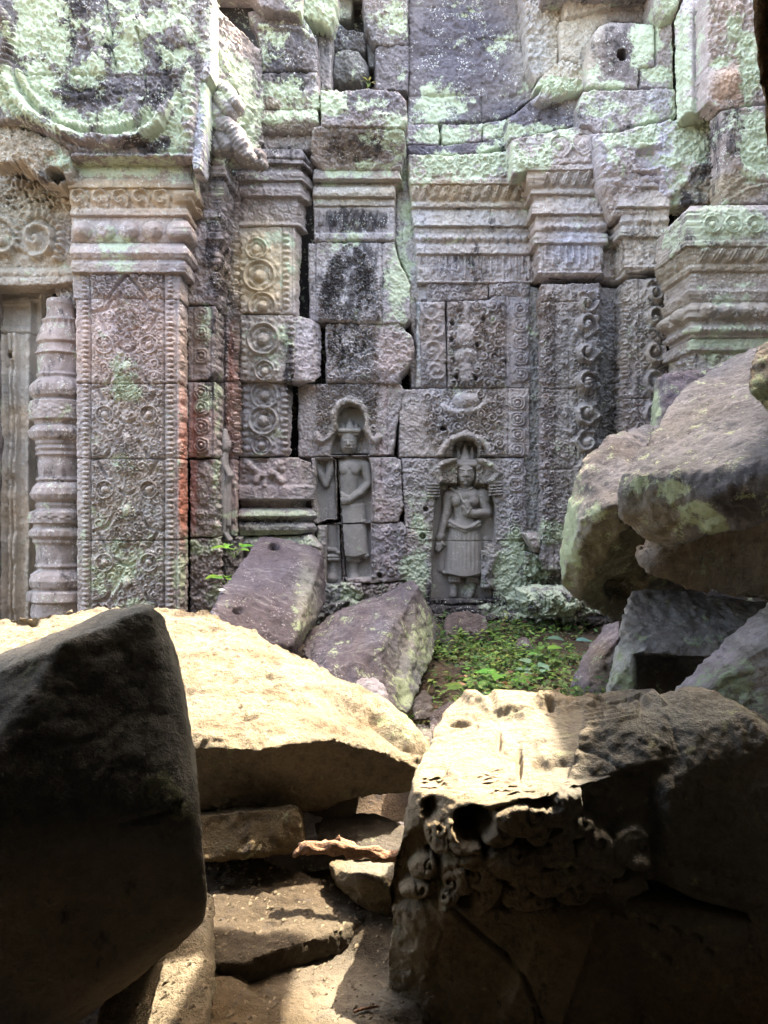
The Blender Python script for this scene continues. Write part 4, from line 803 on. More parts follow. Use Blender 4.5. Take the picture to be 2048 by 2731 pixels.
figure('goddess_figure', S5, 6.055, g2, skirts=[(1240,42,1404,1238,56,1532,-16,.68)], depth=1.15, rs=1.09, base=-32, post=post2, step=1.35, col=(.31,.285,.26), label='carved goddess with a three pointed crown holding one hand to her chest')

# --- third pilaster shaft, its scroll face and the strips towards the right wing
PS = [(1408,6.01),(1430,6.01),(1444,5.77),(1598,5.77),(1602,5.87),(1642,5.87),(1669,5.64),(1790,5.64)]
def f_ps(R):
    R.fill(1446, 1478, 775, 1450, 7, 13, .026, 1.1, 80); R.fill(1480, 1516, 775, 1450, 6, 12, .010, .9, 81); R.vmould([(1476,0),(1479,-.012),(1482,0),(1514,0),(1517,-.012),(1520,0)])
    R.fill(1522, 1598, 775, 1450, 7, 13, .02, .9, 82)
    for i, y in enumerate((812, 868, 940, 1022, 1102, 1180, 1260, 1335)):
        R.scroll(1562, y, 34, 1 if i % 2 else -1, .06, i*.6, 1.25, rx=34); R.boss(1562, y, 13, 15, .07)
    R.vbeads(1590, 790, 1440, 26, 6, 10, .01)
    R.fill(1606, 1646, 790, 1440, 8, 15, .014, .8, 83); R.fill(1652, 1684, 800, 1440, 9, 15, .016, 1.0, 88); R.fill(1690, 1780, 800, 1440, 9, 16, .02, .8, 84)
    for i, y in enumerate((795, 862, 948, 1030, 1110)): R.scroll(1742, y, 36, 1 if i % 2 else -1, .04, i, 1.4, rx=30)
    R.vmould([(1700,0),(1703,-.015),(1706,0),(1776,0),(1779,-.015),(1782,0)])
    for y, a, b in ((1038,1430,1545),(1020,1550,1650),(1252,1430,1540),(806,1430,1600),(1070,1650,1790)): R.joint([(a,y),(b,y-2)], .03, 1.7)
    R.joint([(1556,800),(1552,1040)], .02, 1.4); R.joint([(1538,1040),(1536,1250)], .02, 2.)
panel('pilaster_shaft', T, [(1428,758),(1604,756),(1650,762),(1775,752),(1784,1400),(1784,1520),(1440,1520),(1432,1440),(1436,1000)], PS, f_ps, step=2.0, edge=5, rough=.010)
blk([(1400,760),(1440,770),(1446,1460),(1398,1470)], 6.005, None, 'pilaster_strip', col=(.27,.26,.24), rough=.012)
def f_pl(R): R.mould([(1425,.0),(1436,.03),(1460,.05),(1466,-.01),(1480,-.03),(1500,.0),(1512,.03),(1540,.04),(1556,-.02)])
blk([(1400,1424),(1560,1420),(1560,1470),(1540,1482),(1430,1470)], 5.84, f_pl, 'plinth_moulding', rough=.012, edge=6)
blk([(1404,1476),(1560,1484),(1570,1530),(1440,1548),(1400,1530)], 5.92, None, rough=.03, edge=8, wob=5)
blk([(1398,1536),(1480,1540),(1560,1536),(1560,1580),(1400,1580)], 5.98, None, rough=.03, edge=8, wob=5)
blk([(1392,1580),(1430,1568),(1500,1570),(1560,1588),(1610,1640),(1520,1652),(1410,1642),(1390,1610)], 5.62, lambda R: R.boss(1470, 1610, 80, 40, .06), 'plinth_ledge', rough=.03, edge=12, round_=.06, wob=5)
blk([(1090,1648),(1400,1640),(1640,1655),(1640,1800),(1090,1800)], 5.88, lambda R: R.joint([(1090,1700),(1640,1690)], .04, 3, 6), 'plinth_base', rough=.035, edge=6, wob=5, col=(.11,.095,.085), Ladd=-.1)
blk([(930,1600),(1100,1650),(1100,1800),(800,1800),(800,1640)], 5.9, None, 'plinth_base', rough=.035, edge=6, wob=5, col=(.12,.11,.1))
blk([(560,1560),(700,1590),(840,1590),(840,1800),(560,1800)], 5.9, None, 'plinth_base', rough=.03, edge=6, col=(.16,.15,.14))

# --- upper right masonry
blk([(1392,-25),(1496,-25),(1502,20),(1490,80),(1488,165),(1452,196),(1430,214),(1408,170),(1402,60)], 5.92, lambda R: (R.fill(1400, 1495, -10, 150, 14, 28, .02, .6, 90), R.boss(1445, 60, 50, 60, .03)), rough=.02, edge=9, wob=4)
blk([(1500,-25),(1632,-25),(1630,14),(1510,44)], 5.8, lambda R: R.fill(1505, 1625, -20, 30, 12, 22, .014, .6, 91), rough=.014, edge=6, col=(.34,.30,.26), colw=.7)
blk([(1494,58),(1560,36),(1634,18),(1640,-25),(1732,-25),(1734,60),(1640,54),(1592,72),(1574,110),(1564,178),(1500,150)], 5.84, None, rough=.014, edge=7, Ladd=-.1)
blk([(1440,208),(1500,156),(1562,184),(1560,212),(1480,216),(1430,232)], 5.8, None, rough=.02, edge=8, col=(.40,.36,.30), colw=.6)
def f_dh(R): R.hole(1660, 145, 13, .12, 15); R.mould([(50,-.04),(90,.0),(240,.0)])
blk([(1602,66),(1640,56),(1746,64),(1746,174),(1704,180),(1700,234),(1566,228),(1570,150),(1584,90)], 5.66, f_dh, 'pierced_block', rough=.008, edge=9, round_=.03)
blk([(1752,66),(1792,62),(1796,232),(1708,232),(1706,184),(1752,178)], 5.68, None, rough=.012, edge=6)
blk([(1742,-25),(1818,-25),(1808,26),(1790,48),(1764,60),(1744,40)], 5.62, lambda R: R.boss(1780, 10, 50, 60, .05), rough=.016, edge=12, round_=.05)
blk([(1798,40),(1816,4),(1830,-25),(1878,-25),(1882,120),(1886,270),(1860,300),(1804,312)], [(1780,5.5),(1850,5.42),(1900,5.36)], lambda R: R.vmould([(1800,-.03),(1825,.02),(1848,.02),(1852,-.01),(1885,-.02)]), 'engaged_column', rough=.010, edge=6)
blk([(1558,242),(1800,236),(1802,308),(1700,330),(1640,346),(1596,352),(1576,338),(1550,330),(1546,280)], 5.64, None, rough=.014, edge=7)
def f_ni(R):
    R.recess([(1696,402),(1745,400),(1756,430),(1752,468),(1700,470),(1690,430)], .05, 4); R.band([(1694,456),(1756,452)], 4, .02)
    R.recess([(1716,486),(1762,480),(1760,540),(1706,545)], .05, 4); R.band([(1700,392),(1755,388)], 8, .03); R.boss(1620, 440, 50, 80, .03)
    R.mould([(320,.0),(440,.02),(560,-.05)])
    R.band([(1850,440),(1830,480),(1790,520)], 12, .02)
blk([(1582,354),(1640,352),(1800,316),(1880,300),(1905,300),(1918,340),(1916,440),(1908,540),(1790,548),(1700,572),(1640,580),(1606,500)], 5.55, f_ni, 'false_niche_block', rough=.018, edge=10, round_=.04, step=2.3)
def f_tw(R): R.fill(1885, 2060, -20, 170, 12, 26, .024, .8, 92); R.boss(1930, 215, 44, 50, .04); R.band([(1966,185),(1975,280)], 10, .02, 9); R.joint([(1990,-20),(1985,60),(1962,120)], .04, 4, 6); R.fill(1985, 2060, 180, 280, 10, 20, .02, .7, 93)
blk([(1884,-25),(2080,-25),(2080,272),(1950,286),(1918,290),(1888,268)], 5.25, f_tw, 'tower_carving', rough=.014, edge=7)
def f_tw2(R): R.band([(1952,330),(1945,390),(1965,440),(2010,470),(2070,480)], 12, .025); R.band([(1930,520),(1975,480),(2030,462),(2070,470)], 7, .02, 7, 1.); R.band([(1940,535),(1990,505),(2060,490)], 5, .016, 7); R.fill(1980, 2070, 320, 430, 12, 24, .016, .6, 94)
blk([(1924,296),(1960,288),(2080,276),(2080,540),(1932,542),(1924,500),(1930,400)], 5.22, f_tw2, 'tower_carving', rough=.012, edge=8)
# --- right wing cornice and panels
PW = [(1770,5.62),(1852,5.12),(2110,5.12)]
def f_wg(R):
    R.mould([(550,.05),(560,.08),(640,.09),(644,.105),(656,.10),(660,.08),(704,.045),(710,.06),(722,.055),(728,.03),(770,.04),(776,.065),(800,.05),(806,.035),(822,.075),(846,.07),(856,.03),(864,.035),(872,.06),(886,.05),(892,.02),(900,.02)], .8)
    for k in range(4): R.roundel(1886+k*56, 600, 24, .024)
    R.leaves(1855, 2100, 660, 704, 40, .022); R.leaves(1775, 1852, 660, 704, 26, .02); R.beads(1856, 2100, 828, 50, 22, 20, .035); R.beads(1780, 1852, 828, 30, 13, 20, .03); R.beads(1775, 2100, 880, 13, 5, 7, .014)
panel('cornice', T, [(1776,575),(1800,556),(1850,548),(2095,546),(2095,898),(1790,900),(1784,800),(1778,700)], PW, f_wg, step=2.2, edge=5, rough=.008)
def f_wp(R):
    R.mould([(902,.03),(934,.03),(938,-.01),(1200,-.01)]); R.vmould([(1855,0),(1858,-.02),(1862,0),(1884,0),(1888,-.02),(1892,0)], 938)
    R.recess([(1896,944),(2100,944),(2100,1200),(1896,1200)], .02); R.fill(1900, 2090, 948, 1060, 10, 20, .03, 1.1, 95); R.fill(1800, 1852, 944, 1100, 7, 14, .02, 1, 96)
panel('wing_panel', T, rect(1776,2095,903,1300), [(1770,5.64),(1852,5.15),(2110,5.15)], f_wp, step=2.2, edge=4, rough=.008)
# --- the dark core of the wall and the masonry above the picture, closing the ruin
def box_mesh(bm, x0, x1, y0, y1, z0, z1):
    v = [bm.verts.new(p) for p in ((x0,y0,z0),(x1,y0,z0),(x1,y1,z0),(x0,y1,z0),(x0,y0,z1),(x1,y0,z1),(x1,y1,z1),(x0,y1,z1))]
    for f in ((0,3,2,1),(4,5,6,7),(0,1,5,4),(1,2,6,5),(2,3,7,6),(3,0,4,7)): bm.faces.new([v[i] for i in f])
def rough_masonry(name, boxes, parent, mat, seed=0, cell=.16, amp=.03, col=GREY, bev=.02):
    bm = bmesh.new()
    for b in boxes: box_mesh(bm, *b)
    bmesh.ops.bevel(bm, geom=list(bm.edges), offset=bev, segments=1, affect='EDGES')
    for _ in range(6):
        le = [e for e in bm.edges if e.calc_length() > cell*1.5]
        if not le: break
        bmesh.ops.subdivide_edges(bm, edges=le, cuts=1)
    bmesh.ops.triangulate(bm, faces=bm.faces)
    me = bpy.data.meshes.new(name); bm.to_mesh(me); bm.free()
    n = len(me.vertices); V = np.zeros(n*3, np.float32); me.vertices.foreach_get('co', V); V = V.reshape(-1, 3)
    N_ = np.zeros(n*3, np.float32); me.vertices.foreach_get('normal', N_); N_ = N_.reshape(-1, 3)
    V = V+N_*(amp*fbm(V*4, 3, seed))[:, None]; me.vertices.foreach_set('co', V.ravel()); me.update()
    put_attrs(me, {'Col': np.tile(np.array(col, np.float32), (n, 1))*(1+.2*vn(V*2, seed))[:, None], 'L': np.full(n, .3, np.float32), 'D': np.full(n, .4, np.float32)})
    me.materials.append(mat); o = bpy.data.objects.new(name, me); link(o, parent); return o
rough_masonry('wall_core', [(-3.4,3.0,6.28,7.4,-.6,5.0),(-3.4,-1.75,5.78,6.28,-.6,3.9),(1.9,3.0,5.75,6.28,-.6,3.9),(-1.72,-1.34,5.55,6.27,-.6,2.6),(1.22,1.42,6.08,6.27,-.6,2.9)], T, M['wall'], 1, .3, .02, (.05,.045,.045))
rough_masonry('upper_masonry', [(-3.4,-1.3,5.2,6.3,3.85,5.1),(-1.28,1.0,5.95,7.0,4.42,5.1),(1.02,3.0,5.6,7.0,4.17,5.2),(-3.4,-2.36,5.2,5.76,-.6,3.7)], T, M['wall'], 2, .25, .05)

# ------------------------------------------------------------------ fallen blocks
def hull_bm(bm, pts):
    t = bmesh.new()
    for p in pts: t.verts.new(wp(*p))
    r = bmesh.ops.convex_hull(t, input=t.verts)
    bmesh.ops.delete(t, geom=[v for v in t.verts if not v.link_faces], context='VERTS')
    m = bpy.data.meshes.new('tmp'); t.to_mesh(m); t.free(); bm.from_mesh(m); bpy.data.meshes.remove(m)
def smooth_v(V, E, it, lam=.5):
    n = len(V); deg = np.bincount(E.ravel(), minlength=n).astype(np.float32)[:, None]+1e-6
    for _ in range(it):
        S = np.stack([np.bincount(E[:, 0], V[E[:, 1], c], n)+np.bincount(E[:, 1], V[E[:, 0], c], n) for c in range(3)], 1)
        V = V*(1-lam)+lam*S/deg
    return V
_rn = [0]
def rock(name, hulls, label, cat='stone block', vox=.012, mat='blockgrey', col=VIOL, cb=(), lb=(), db=(), L0=.2, D0=.2, amp=.02, fineamp=.009, sm=4, carve=None, group=None,
         seed=None, stretch=(1,1,1), parent=None, kind=None):
    _rn[0] += 1; seed = seed or 100+_rn[0]*11
    bm = bmesh.new()
    for h in hulls: hull_bm(bm, h)
    me = bpy.data.meshes.new('tmp'); bm.to_mesh(me); bm.free()
    o = bpy.data.objects.new('tmp', me); scn.collection.objects.link(o)
    md = o.modifiers.new('r', 'REMESH'); md.mode = 'VOXEL'; md.voxel_size = vox
    dg = bpy.context.evaluated_depsgraph_get(); dg.update(); m2 = bpy.data.meshes.new_from_object(o.evaluated_get(dg))
    bpy.data.objects.remove(o); bpy.data.meshes.remove(me)
    n = len(m2.vertices); V = np.zeros(n*3, np.float32); m2.vertices.foreach_get('co', V); V = V.reshape(-1, 3)
    E = np.zeros(len(m2.edges)*2, np.int32); m2.edges.foreach_get('vertices', E); E = E.reshape(-1, 2)
    V = smooth_v(V, E, sm)
    def normals():
        m2.vertices.foreach_set('co', V.astype(np.float32).ravel()); m2.update()
        N_ = np.zeros(n*3, np.float32); m2.vertices.foreach_get('normal', N_); return N_.reshape(-1, 3)
    N_ = normals(); S = np.array(stretch, np.float32); P = V*S
    d = amp*fbm(P*2.6, 3, seed)*1.3+amp*.45*fbm(P*9, 3, seed+5)
    d -= amp*.9*np.clip(fbm(P*5.5, 2, seed+20)-.28, 0, 1)*2.0                      # shallow spalls
    d -= amp*.5*np.clip(.06-np.abs(fbm(P*3.2, 3, seed+30)), 0, 1)*8                 # broken ledges
    V = V+N_*d[:, None]; N_ = normals()
    d = fineamp*(fbm(P*28, 3, seed+8)+.5*vn(P*75, seed+9)); V = V+N_*d[:, None]
    px = 1024+V[:, 0]/V[:, 1]*F; py = 1365.5-(V[:, 2]-ZC)/V[:, 1]*F
    if carve is not None:
        N_ = normals(); V = carve(V, N_, px, py)
    px = 1024+V[:, 0]/V[:, 1]*F; py = 1365.5-(V[:, 2]-ZC)/V[:, 1]*F
    C = np.tile(np.array(col, np.float32), (n, 1))
    for (x, y, rx, ry, c, s) in cb:
        r = ((px-x)/rx)**2+((py-y)/ry)**2; wt = (s/(1+r**3))[:, None]; C = C*(1-wt)+np.array(c, np.float32)*wt
    C = C*(1+.22*fbm(P*3.3, 3, seed+3))[:, None]; C[:, 0] *= 1+.07*vn(P*4, seed+4); C[:, 2] *= 1-.08*vn(P*4, seed+4)
    Lf = fieldmax(px, py, lb, L0); Df = fieldmax(px, py, db, D0)
    base = np.array([(V[:, 0].min()+V[:, 0].max())/2, (V[:, 1].min()+V[:, 1].max())/2, V[:, 2].min()])
    V = V-base
    m2.vertices.foreach_set('co', V.astype(np.float32).ravel()); m2.polygons.foreach_set('use_smooth', np.ones(len(m2.polygons), bool)); m2.update()
    put_attrs(m2, {'Col': C, 'L': Lf, 'D': Df}); m2.materials.clear(); m2.materials.append(M[mat]); m2.name = name
    r = bpy.data.objects.new(name, m2); r.location = base
    if parent: link(r, parent)
    else: scn.collection.objects.link(r)
    tag(r, label, cat, group, kind); return r
def back(pts, dy, k=1.0, cx=None, cy=None):
    return [(x if cx is None else cx+(x-cx)*k, y if cy is None else cy+(y-cy)*k, Y+dy) for x, y, Y in pts]
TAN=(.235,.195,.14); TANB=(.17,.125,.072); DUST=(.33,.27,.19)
def px_disp(V, px, py, fn, m):  # push the surface towards the viewer side (-Y) of the block
    V = V.copy(); V[:, 1] -= fn*m; return V

# near dark boulder, left
f1 = [(-140,1872,1.92),(180,1702,1.9),(398,1622,1.98),(436,1650,2.02),(452,1740,1.96),(498,1900,1.9),(528,2100,1.84),(530,2200,1.84),(552,2415,1.9),(545,2450,1.94),(470,2530,2.0),(320,2620,2.05),(190,2740,2.1),(-140,2900,1.9),(-140,2200,1.7),(200,2200,1.74),(480,2150,1.78)]
def c_dark(V, N_, px, py):
    d1, _ = seg_dist(px, py, [(180,2130),(205,2150),(218,2172)]); d2, _ = seg_dist(px, py, [(320,2200),(400,2185),(450,2165),(485,2140)]); d3, _ = seg_dist(px, py, [(0,2085),(30,2100)])
    fr = (N_[:, 1] < -.2)
    g = np.exp(-(np.minimum(np.minimum(d1, d2), d3)/3.5)**2)*fr
    V = V.copy(); V[:, 1] += .02*g; return V
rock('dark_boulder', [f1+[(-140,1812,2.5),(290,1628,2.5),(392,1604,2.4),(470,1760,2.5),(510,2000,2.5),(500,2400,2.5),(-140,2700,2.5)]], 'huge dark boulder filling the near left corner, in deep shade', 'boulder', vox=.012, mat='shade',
     col=(.115,.117,.108), cb=[(250,2500,420,240,(.30,.25,.18),.9),(150,1720,260,60,(.24,.23,.2),.7)], amp=.010, fineamp=.004, carve=c_dark, sm=1, seed=41)  # paler base makes up for missing bounce light, paler top band for grazing light
# big sunlit boulder
crest = [(-160,1668,4.0),(100,1634,4.05),(260,1622,4.05),(400,1616,4.05),(550,1630,4.0),(700,1694,3.9),(850,1784,3.75),(950,1836,3.65),(1085,1915,3.5),(1145,1985,3.4)]
fe = [(-160,1990,3.1),(300,1975,3.05),(520,1945,3.05),(670,2000,2.98),(900,1968,3.05),(1010,1998,3.1),(1105,2050,3.22)]
def c_sun(V, N_, px, py):
    V = V.copy(); up = np.clip(N_[:, 2], 0, 1)
    g = 0
    rg = random.Random(4)
    for k in range(46):                                   # tool strokes down the worn face
        x = rg.uniform(480, 950); y = rg.uniform(1700, 1950); l = rg.uniform(14, 46)
        d, _ = seg_dist(px, py, [(x, y), (x+l*.5, y+l)]); g = g+np.exp(-(d/3.2)**2)*rg.uniform(.3, 1)
    for k in range(30):
        x = rg.uniform(440, 900); y = rg.uniform(1680, 1930); l = rg.uniform(20, 60)
        d, _ = seg_dist(px, py, [(x, y), (x+l, y+l*.18)]); g = g+np.exp(-(d/3.)**2)*rg.uniform(.2, .7)
    V[:, 2] -= .017*g*up
    for (x, y, rx, ry, dd) in ((490,1835,36,16,.035),(660,1912,22,9,.03),(612,1908,10,7,.02),(475,1750,20,10,.02),(90,1655,14,16,.03)):
        r = ((px-x)/rx)**2+((py-y)/ry)**2; V[:, 2] -= dd*np.exp(-r**2)*up
    d, _ = seg_dist(px, py, [(900,1862),(960,1890),(1020,1930),(1080,1975),(1130,1985)]); V[:, 2] -= .07*np.exp(-(d/17)**2)
    d, _ = seg_dist(px, py, [(890,1700),(900,1850),(960,1860),(1060,1915)]); 
    return V
rock('sunlit_boulder', [crest+fe+[(1108,2105,3.3),(960,2140,3.2),(820,2166,3.2),(540,2162,3.15),(-160,2150,3.2),(-160,2100,4.0),(900,2100,4.0)]], 'broad sunlit tan boulder spanning the left and middle behind the dark boulder', 'boulder', vox=.010, mat='tan',
     col=TAN, cb=[(1060,1940,70,60,(.2,.19,.15),.9)]+[(480+((k*137)%560),1680+((k*89)%270),12+(k*31)%30,5+(k*17)%9,(.13,.095,.06),.75) for k in range(26)], lb=[(1060,1930,60,40,.62)], amp=.024, fineamp=.010, carve=c_sun, sm=3, seed=52)
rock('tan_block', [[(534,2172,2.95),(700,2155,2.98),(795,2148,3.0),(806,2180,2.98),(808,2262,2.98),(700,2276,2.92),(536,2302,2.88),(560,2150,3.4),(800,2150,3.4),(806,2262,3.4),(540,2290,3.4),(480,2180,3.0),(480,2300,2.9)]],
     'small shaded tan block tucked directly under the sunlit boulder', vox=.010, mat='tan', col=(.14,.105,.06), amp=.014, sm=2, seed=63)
# big carved block, right foreground
A = [(1112,2045,2.72),(1196,1884,3.2),(1236,1852,3.3),(1400,1852,3.3),(1560,1866,3.3),(1740,1842,3.2),(1775,1870,3.1),(1106,2110,2.52),(1300,2150,2.36),(1480,2120,2.34),(1700,2050,2.42),
     (1104,2190,2.47),(1092,2262,2.46),(1046,2392,2.46),(1030,2560,2.45),(1022,2900,2.42),(2200,2900,2.4),(2200,2200,2.4),(1100,2800,3.2),(2200,2800,3.3)]
B = [(1512,2075,2.42),(1500,2200,2.36),(1545,1955,2.5),(1590,1925,2.55),(1740,1895,2.62),(1845,1848,2.6),(1900,1850,2.55),(1945,1868,2.5),(1995,1912,2.42),(2042,1965,2.38),(2250,2080,2.35),(2250,2900,2.38),(1400,2900,2.38),(1430,2350,2.38),
     (1850,1850,2.95),(2250,2050,2.95),(1600,1940,2.8),(2250,2900,2.9)]
def c_carv(V, N_, px, py):
    V = V.copy(); fr = np.clip(-N_[:, 1]*1.6-.15, 0, 1); H = np.zeros(len(V))
    def lobe(x, y, rx, ry, h, hx, hy, hr, H):
        an = math.atan2(hy-y, hx-x)*.35; u = ((px-x)*math.cos(an)+(py-y)*math.sin(an))/rx; v = (-(px-x)*math.sin(an)+(py-y)*math.cos(an))/ry
        T0 = np.arctan2(v, u); r = np.hypot(u, v)/(1+.07*np.sin(3*T0+x)+.05*vn(np.stack([px*.04, py*.04, px*0+x], -1), 3))
        dome = h*(.45+.55*np.sqrt(np.clip(1-r*r, 0, 1)))
        rr = np.hypot(px-hx, py-hy); T = np.arctan2(py-hy, px-hx)
        dome = dome-.55*h*np.clip(np.cos(rr/hr*2.6-T+x), 0, 1)**3*np.exp(-(rr/(hr*3.2))**2)-.8*.6*h*np.exp(-(rr/(hr*.5))**2)
        k = sstep(1.05, .93, r); return H*(1-k)+dome*k
    band = sstep(2420, 2380, py+(px-1700)*-.02)*sstep(2090, 2130, py+np.clip(px-1400, 0, 400)*.0)*(px < 1780)
    H = H-.04*sstep(2150, 2190, py+.28*(px-1300))*sstep(2435, 2400, py-(px-1300)*.03)*sstep(1790, 1740, px)
    rows = [(1392,2186,70,42,1432,2172,12),(1505,2152,62,36,1478,2136,11),(1420,2108,40,24,1440,2100,9),(1330,2222,48,34,1352,2212,10),(1440,2218,40,26,1424,2206,8),(1540,2204,44,28,1560,2192,9),(1236,2256,70,36,1196,2268,12),(1486,2264,52,42,1458,2248,9),(1587,2264,48,48,1596,2240,10),(1170,2230,34,44,1175,2205,9),
            (1354,2300,52,42,1384,2280,10),(1420,2296,34,30,1410,2286,8),(1682,2260,50,56,1708,2252,8),(1636,2300,34,36,1640,2286,7),(1290,2330,46,34,1264,2326,9),(1530,2320,44,34,1518,2310,9),(1215,2338,50,32,1198,2348,10),(1130,2312,36,30,1146,2304,8),(1461,2348,60,36,1496,2330,11),(1380,2368,50,28,1362,2362,9),(1590,2344,40,34,1604,2336,8),(1300,2386,52,26,1276,2380,8),(1200,2386,44,24,1184,2384,8),(1672,2366,52,28,1730,2358,7),(1530,2384,50,24,1546,2380,8),(1420,2404,50,20,1440,2398,7),(1110,2370,40,22,1124,2364,7)]
    for L_ in reversed([(x, y, rx*1.08, ry*1.05, .027, hx, hy, hr) for x, y, rx, ry, hx, hy, hr in rows]): H = lobe(*L_, H)
    wx = 9*vn(np.stack([px*.03, py*.03, px*0], -1), 8)+4*vn(np.stack([px*.1, py*.1, px*0], -1), 9); wy = 9*vn(np.stack([px*.03, py*.03, px*0+4], -1), 10)
    for (x, y, rx, ry, d) in ((1262,2200,50,42,.22),(1150,2092,36,18,.045),(1145,2155,20,26,.07),(1292,2085,30,12,.05),(1318,2058,9,36,.05),(1522,2096,26,8,.05),(1352,2116,48,12,.05),(1440,2140,50,9,.05),(1200,2275,60,9,.05)):
        r = ((px+wx-x)/rx)**2+((py+wy-y)/ry)**2; H = H-d*np.exp(-r**3)
    slot = [(1655,2398),(1715,2372),(1770,2362),(1850,2402),(1990,2440),(2000,2458),(1880,2436),(1760,2426),(1690,2416)]
    sd_ = poly_sdf(px, py, slot); H = H-.16*sstep(-4, 10, sd_)
    d, _ = seg_dist(px, py, [(1690,2290),(1790,2330),(2030,2400)]); H = H+.02*np.exp(-(d/20)**4)
    d, _ = seg_dist(px, py, [(1640,2400),(1680,2412),(1700,2440),(1760,2450),(1820,2475)]); H = H+.018*np.exp(-(d/12)**2)
    for (x, y) in ((1660,2440),(1742,2468),(1796,2470),(1850,2490),(1885,2530),(1770,2540)):
        d, _ = seg_dist(px, py, [(x-12, y-8), (x+4, y-2), (x+12, y+10)]); H = H-.02*np.exp(-(d/5)**2)
    low = sstep(2440, 2480, py)      # broken facets below the carving
    H = H+low*.05*sstep(-30, 30, (px-1400)+.45*(py-2500))-low*.07*sstep(-14, 14, (px-1590)+.35*(py-2450))+low*.05*sstep(-30, 30, px-1700-.2*(py-2500))
    d, _ = seg_dist(px, py, [(1200,2420),(1290,2500),(1390,2580),(1460,2740)]); H = H-.02*np.exp(-(d/8)**2)
    V[:, 1] -= H*fr
    # broken edges of the top
    up = np.clip(N_[:, 2]*1.4-.2, 0, 1); G = np.zeros(len(V))
    for pl, h in (([(1230,1848),(1275,1850),(1310,1880),(1300,1895),(1262,1882),(1235,1876)],.05),([(1290,1845),(1400,1850),(1470,1880),(1398,1915),(1320,1900),(1310,1862)],.045),([(1425,1885),(1450,1850),(1490,1852),(1545,1890),(1500,1900)],.05),
                  ([(1530,1890),(1560,1858),(1610,1862),(1585,1890)],.05),([(1640,1870),(1700,1846),(1745,1842),(1778,1880),(1700,1880)],.04)):
        G = G+h*.6*sstep(-6, 14, poly_sdf(px, py, pl))
    for k in range(5):
        d, _ = seg_dist(px, py, [(1560,1935-k*11),(1640,1925-k*12),(1700,1912-k*10)]); G = G+.012*np.exp(-(d/3.6)**2)
    for (x, y, rx, ry) in ((1225,1930,30,8),(1330,1975,8,26),(1445,2040,26,18),(1385,2035,8,40),(1500,2030,34,12),(1470,1890,10,8)):
        r = ((px-x)/rx)**2+((py-y)/ry)**2; G = G-.03*np.exp(-r**2)
    V[:, 2] += G*up
    return V
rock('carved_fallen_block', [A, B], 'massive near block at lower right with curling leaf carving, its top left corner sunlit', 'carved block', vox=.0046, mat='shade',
     col=TANB, cb=[(1250,1970,330,200,TAN,.9),(1850,2150,390,440,(.105,.105,.095),.98),(1350,2560,420,240,(.2,.165,.115),.85)], amp=.024, fineamp=.005, carve=c_carv, sm=3, seed=71)  # sunlit top left and shaded right side are painted into the colour
# floor slab under everything, centre bottom
def c_slab(V, N_, px, py):
    V = V.copy(); up = np.clip(N_[:, 2], 0, 1)
    r = ((px-850)/200)**2+((py-2580)/100)**2; V[:, 2] -= .045*sstep(1.3, .75, r)*up
    rg = random.Random(9)
    for k in range(26):
        x = rg.uniform(480, 700); y = rg.uniform(2570, 2720); d, _ = seg_dist(px, py, [(x, y), (x+rg.uniform(10, 34), y-rg.uniform(14, 40))]); V[:, 2] -= .012*np.exp(-(d/4)**2)*up
    return V
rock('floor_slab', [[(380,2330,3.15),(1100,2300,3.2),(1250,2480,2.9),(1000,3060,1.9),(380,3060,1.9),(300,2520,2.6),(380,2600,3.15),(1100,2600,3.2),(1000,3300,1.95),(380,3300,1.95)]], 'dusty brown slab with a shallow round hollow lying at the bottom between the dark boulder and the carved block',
     vox=.012, mat='shade', col=(.065,.046,.026), cb=[(860,2570,190,95,(.085,.073,.058),.9),(950,2670,130,60,(.17,.145,.11),.8),(680,2390,280,90,(.035,.025,.016),.9)], L0=-.2, amp=.016, carve=c_slab, seed=83)  # grey hollow; pale sun patch and dark shade at top left painted in
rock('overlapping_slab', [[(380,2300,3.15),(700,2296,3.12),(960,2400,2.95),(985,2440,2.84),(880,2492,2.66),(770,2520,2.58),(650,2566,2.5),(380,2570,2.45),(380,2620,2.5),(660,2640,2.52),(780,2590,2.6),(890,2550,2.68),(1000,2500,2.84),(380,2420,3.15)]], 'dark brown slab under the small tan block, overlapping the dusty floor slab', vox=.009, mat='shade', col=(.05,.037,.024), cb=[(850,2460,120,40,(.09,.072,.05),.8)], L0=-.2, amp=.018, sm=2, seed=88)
rock('broken_stone', [[(460,2450,2.5),(548,2352,2.66),(572,2376,2.68),(580,2440,2.6),(576,2640,2.3),(556,2722,2.1),(430,2765,2.05),(250,2770,2.1),(300,2600,2.35),(560,2900,2.15),(430,2960,2.1),(250,2960,2.15),(580,2700,2.6),(300,2760,2.8)]],
     'tan stone with a sunlit patch wedged below the right edge of the dark boulder', vox=.010, mat='tan', col=TAN, amp=.016, seed=94)
rock('round_stone', [[(872,2300,2.95),(900,2286,3.05),(1100,2280,3.1),(1110,2330,2.95),(1060,2470,2.85),(960,2425,2.85),(885,2352,2.88),(960,2330,2.8),(1100,2400,2.8),(920,2380,3.3),(1100,2380,3.3)]],
     'rounded brown stone lying beneath the dead branch', vox=.010, mat='tan', col=TANB, cb=[(1010,2310,100,26,(.2,.185,.15),.8)], amp=.014, sm=8, seed=105)  # paler grey blob paints sky light along the top edge
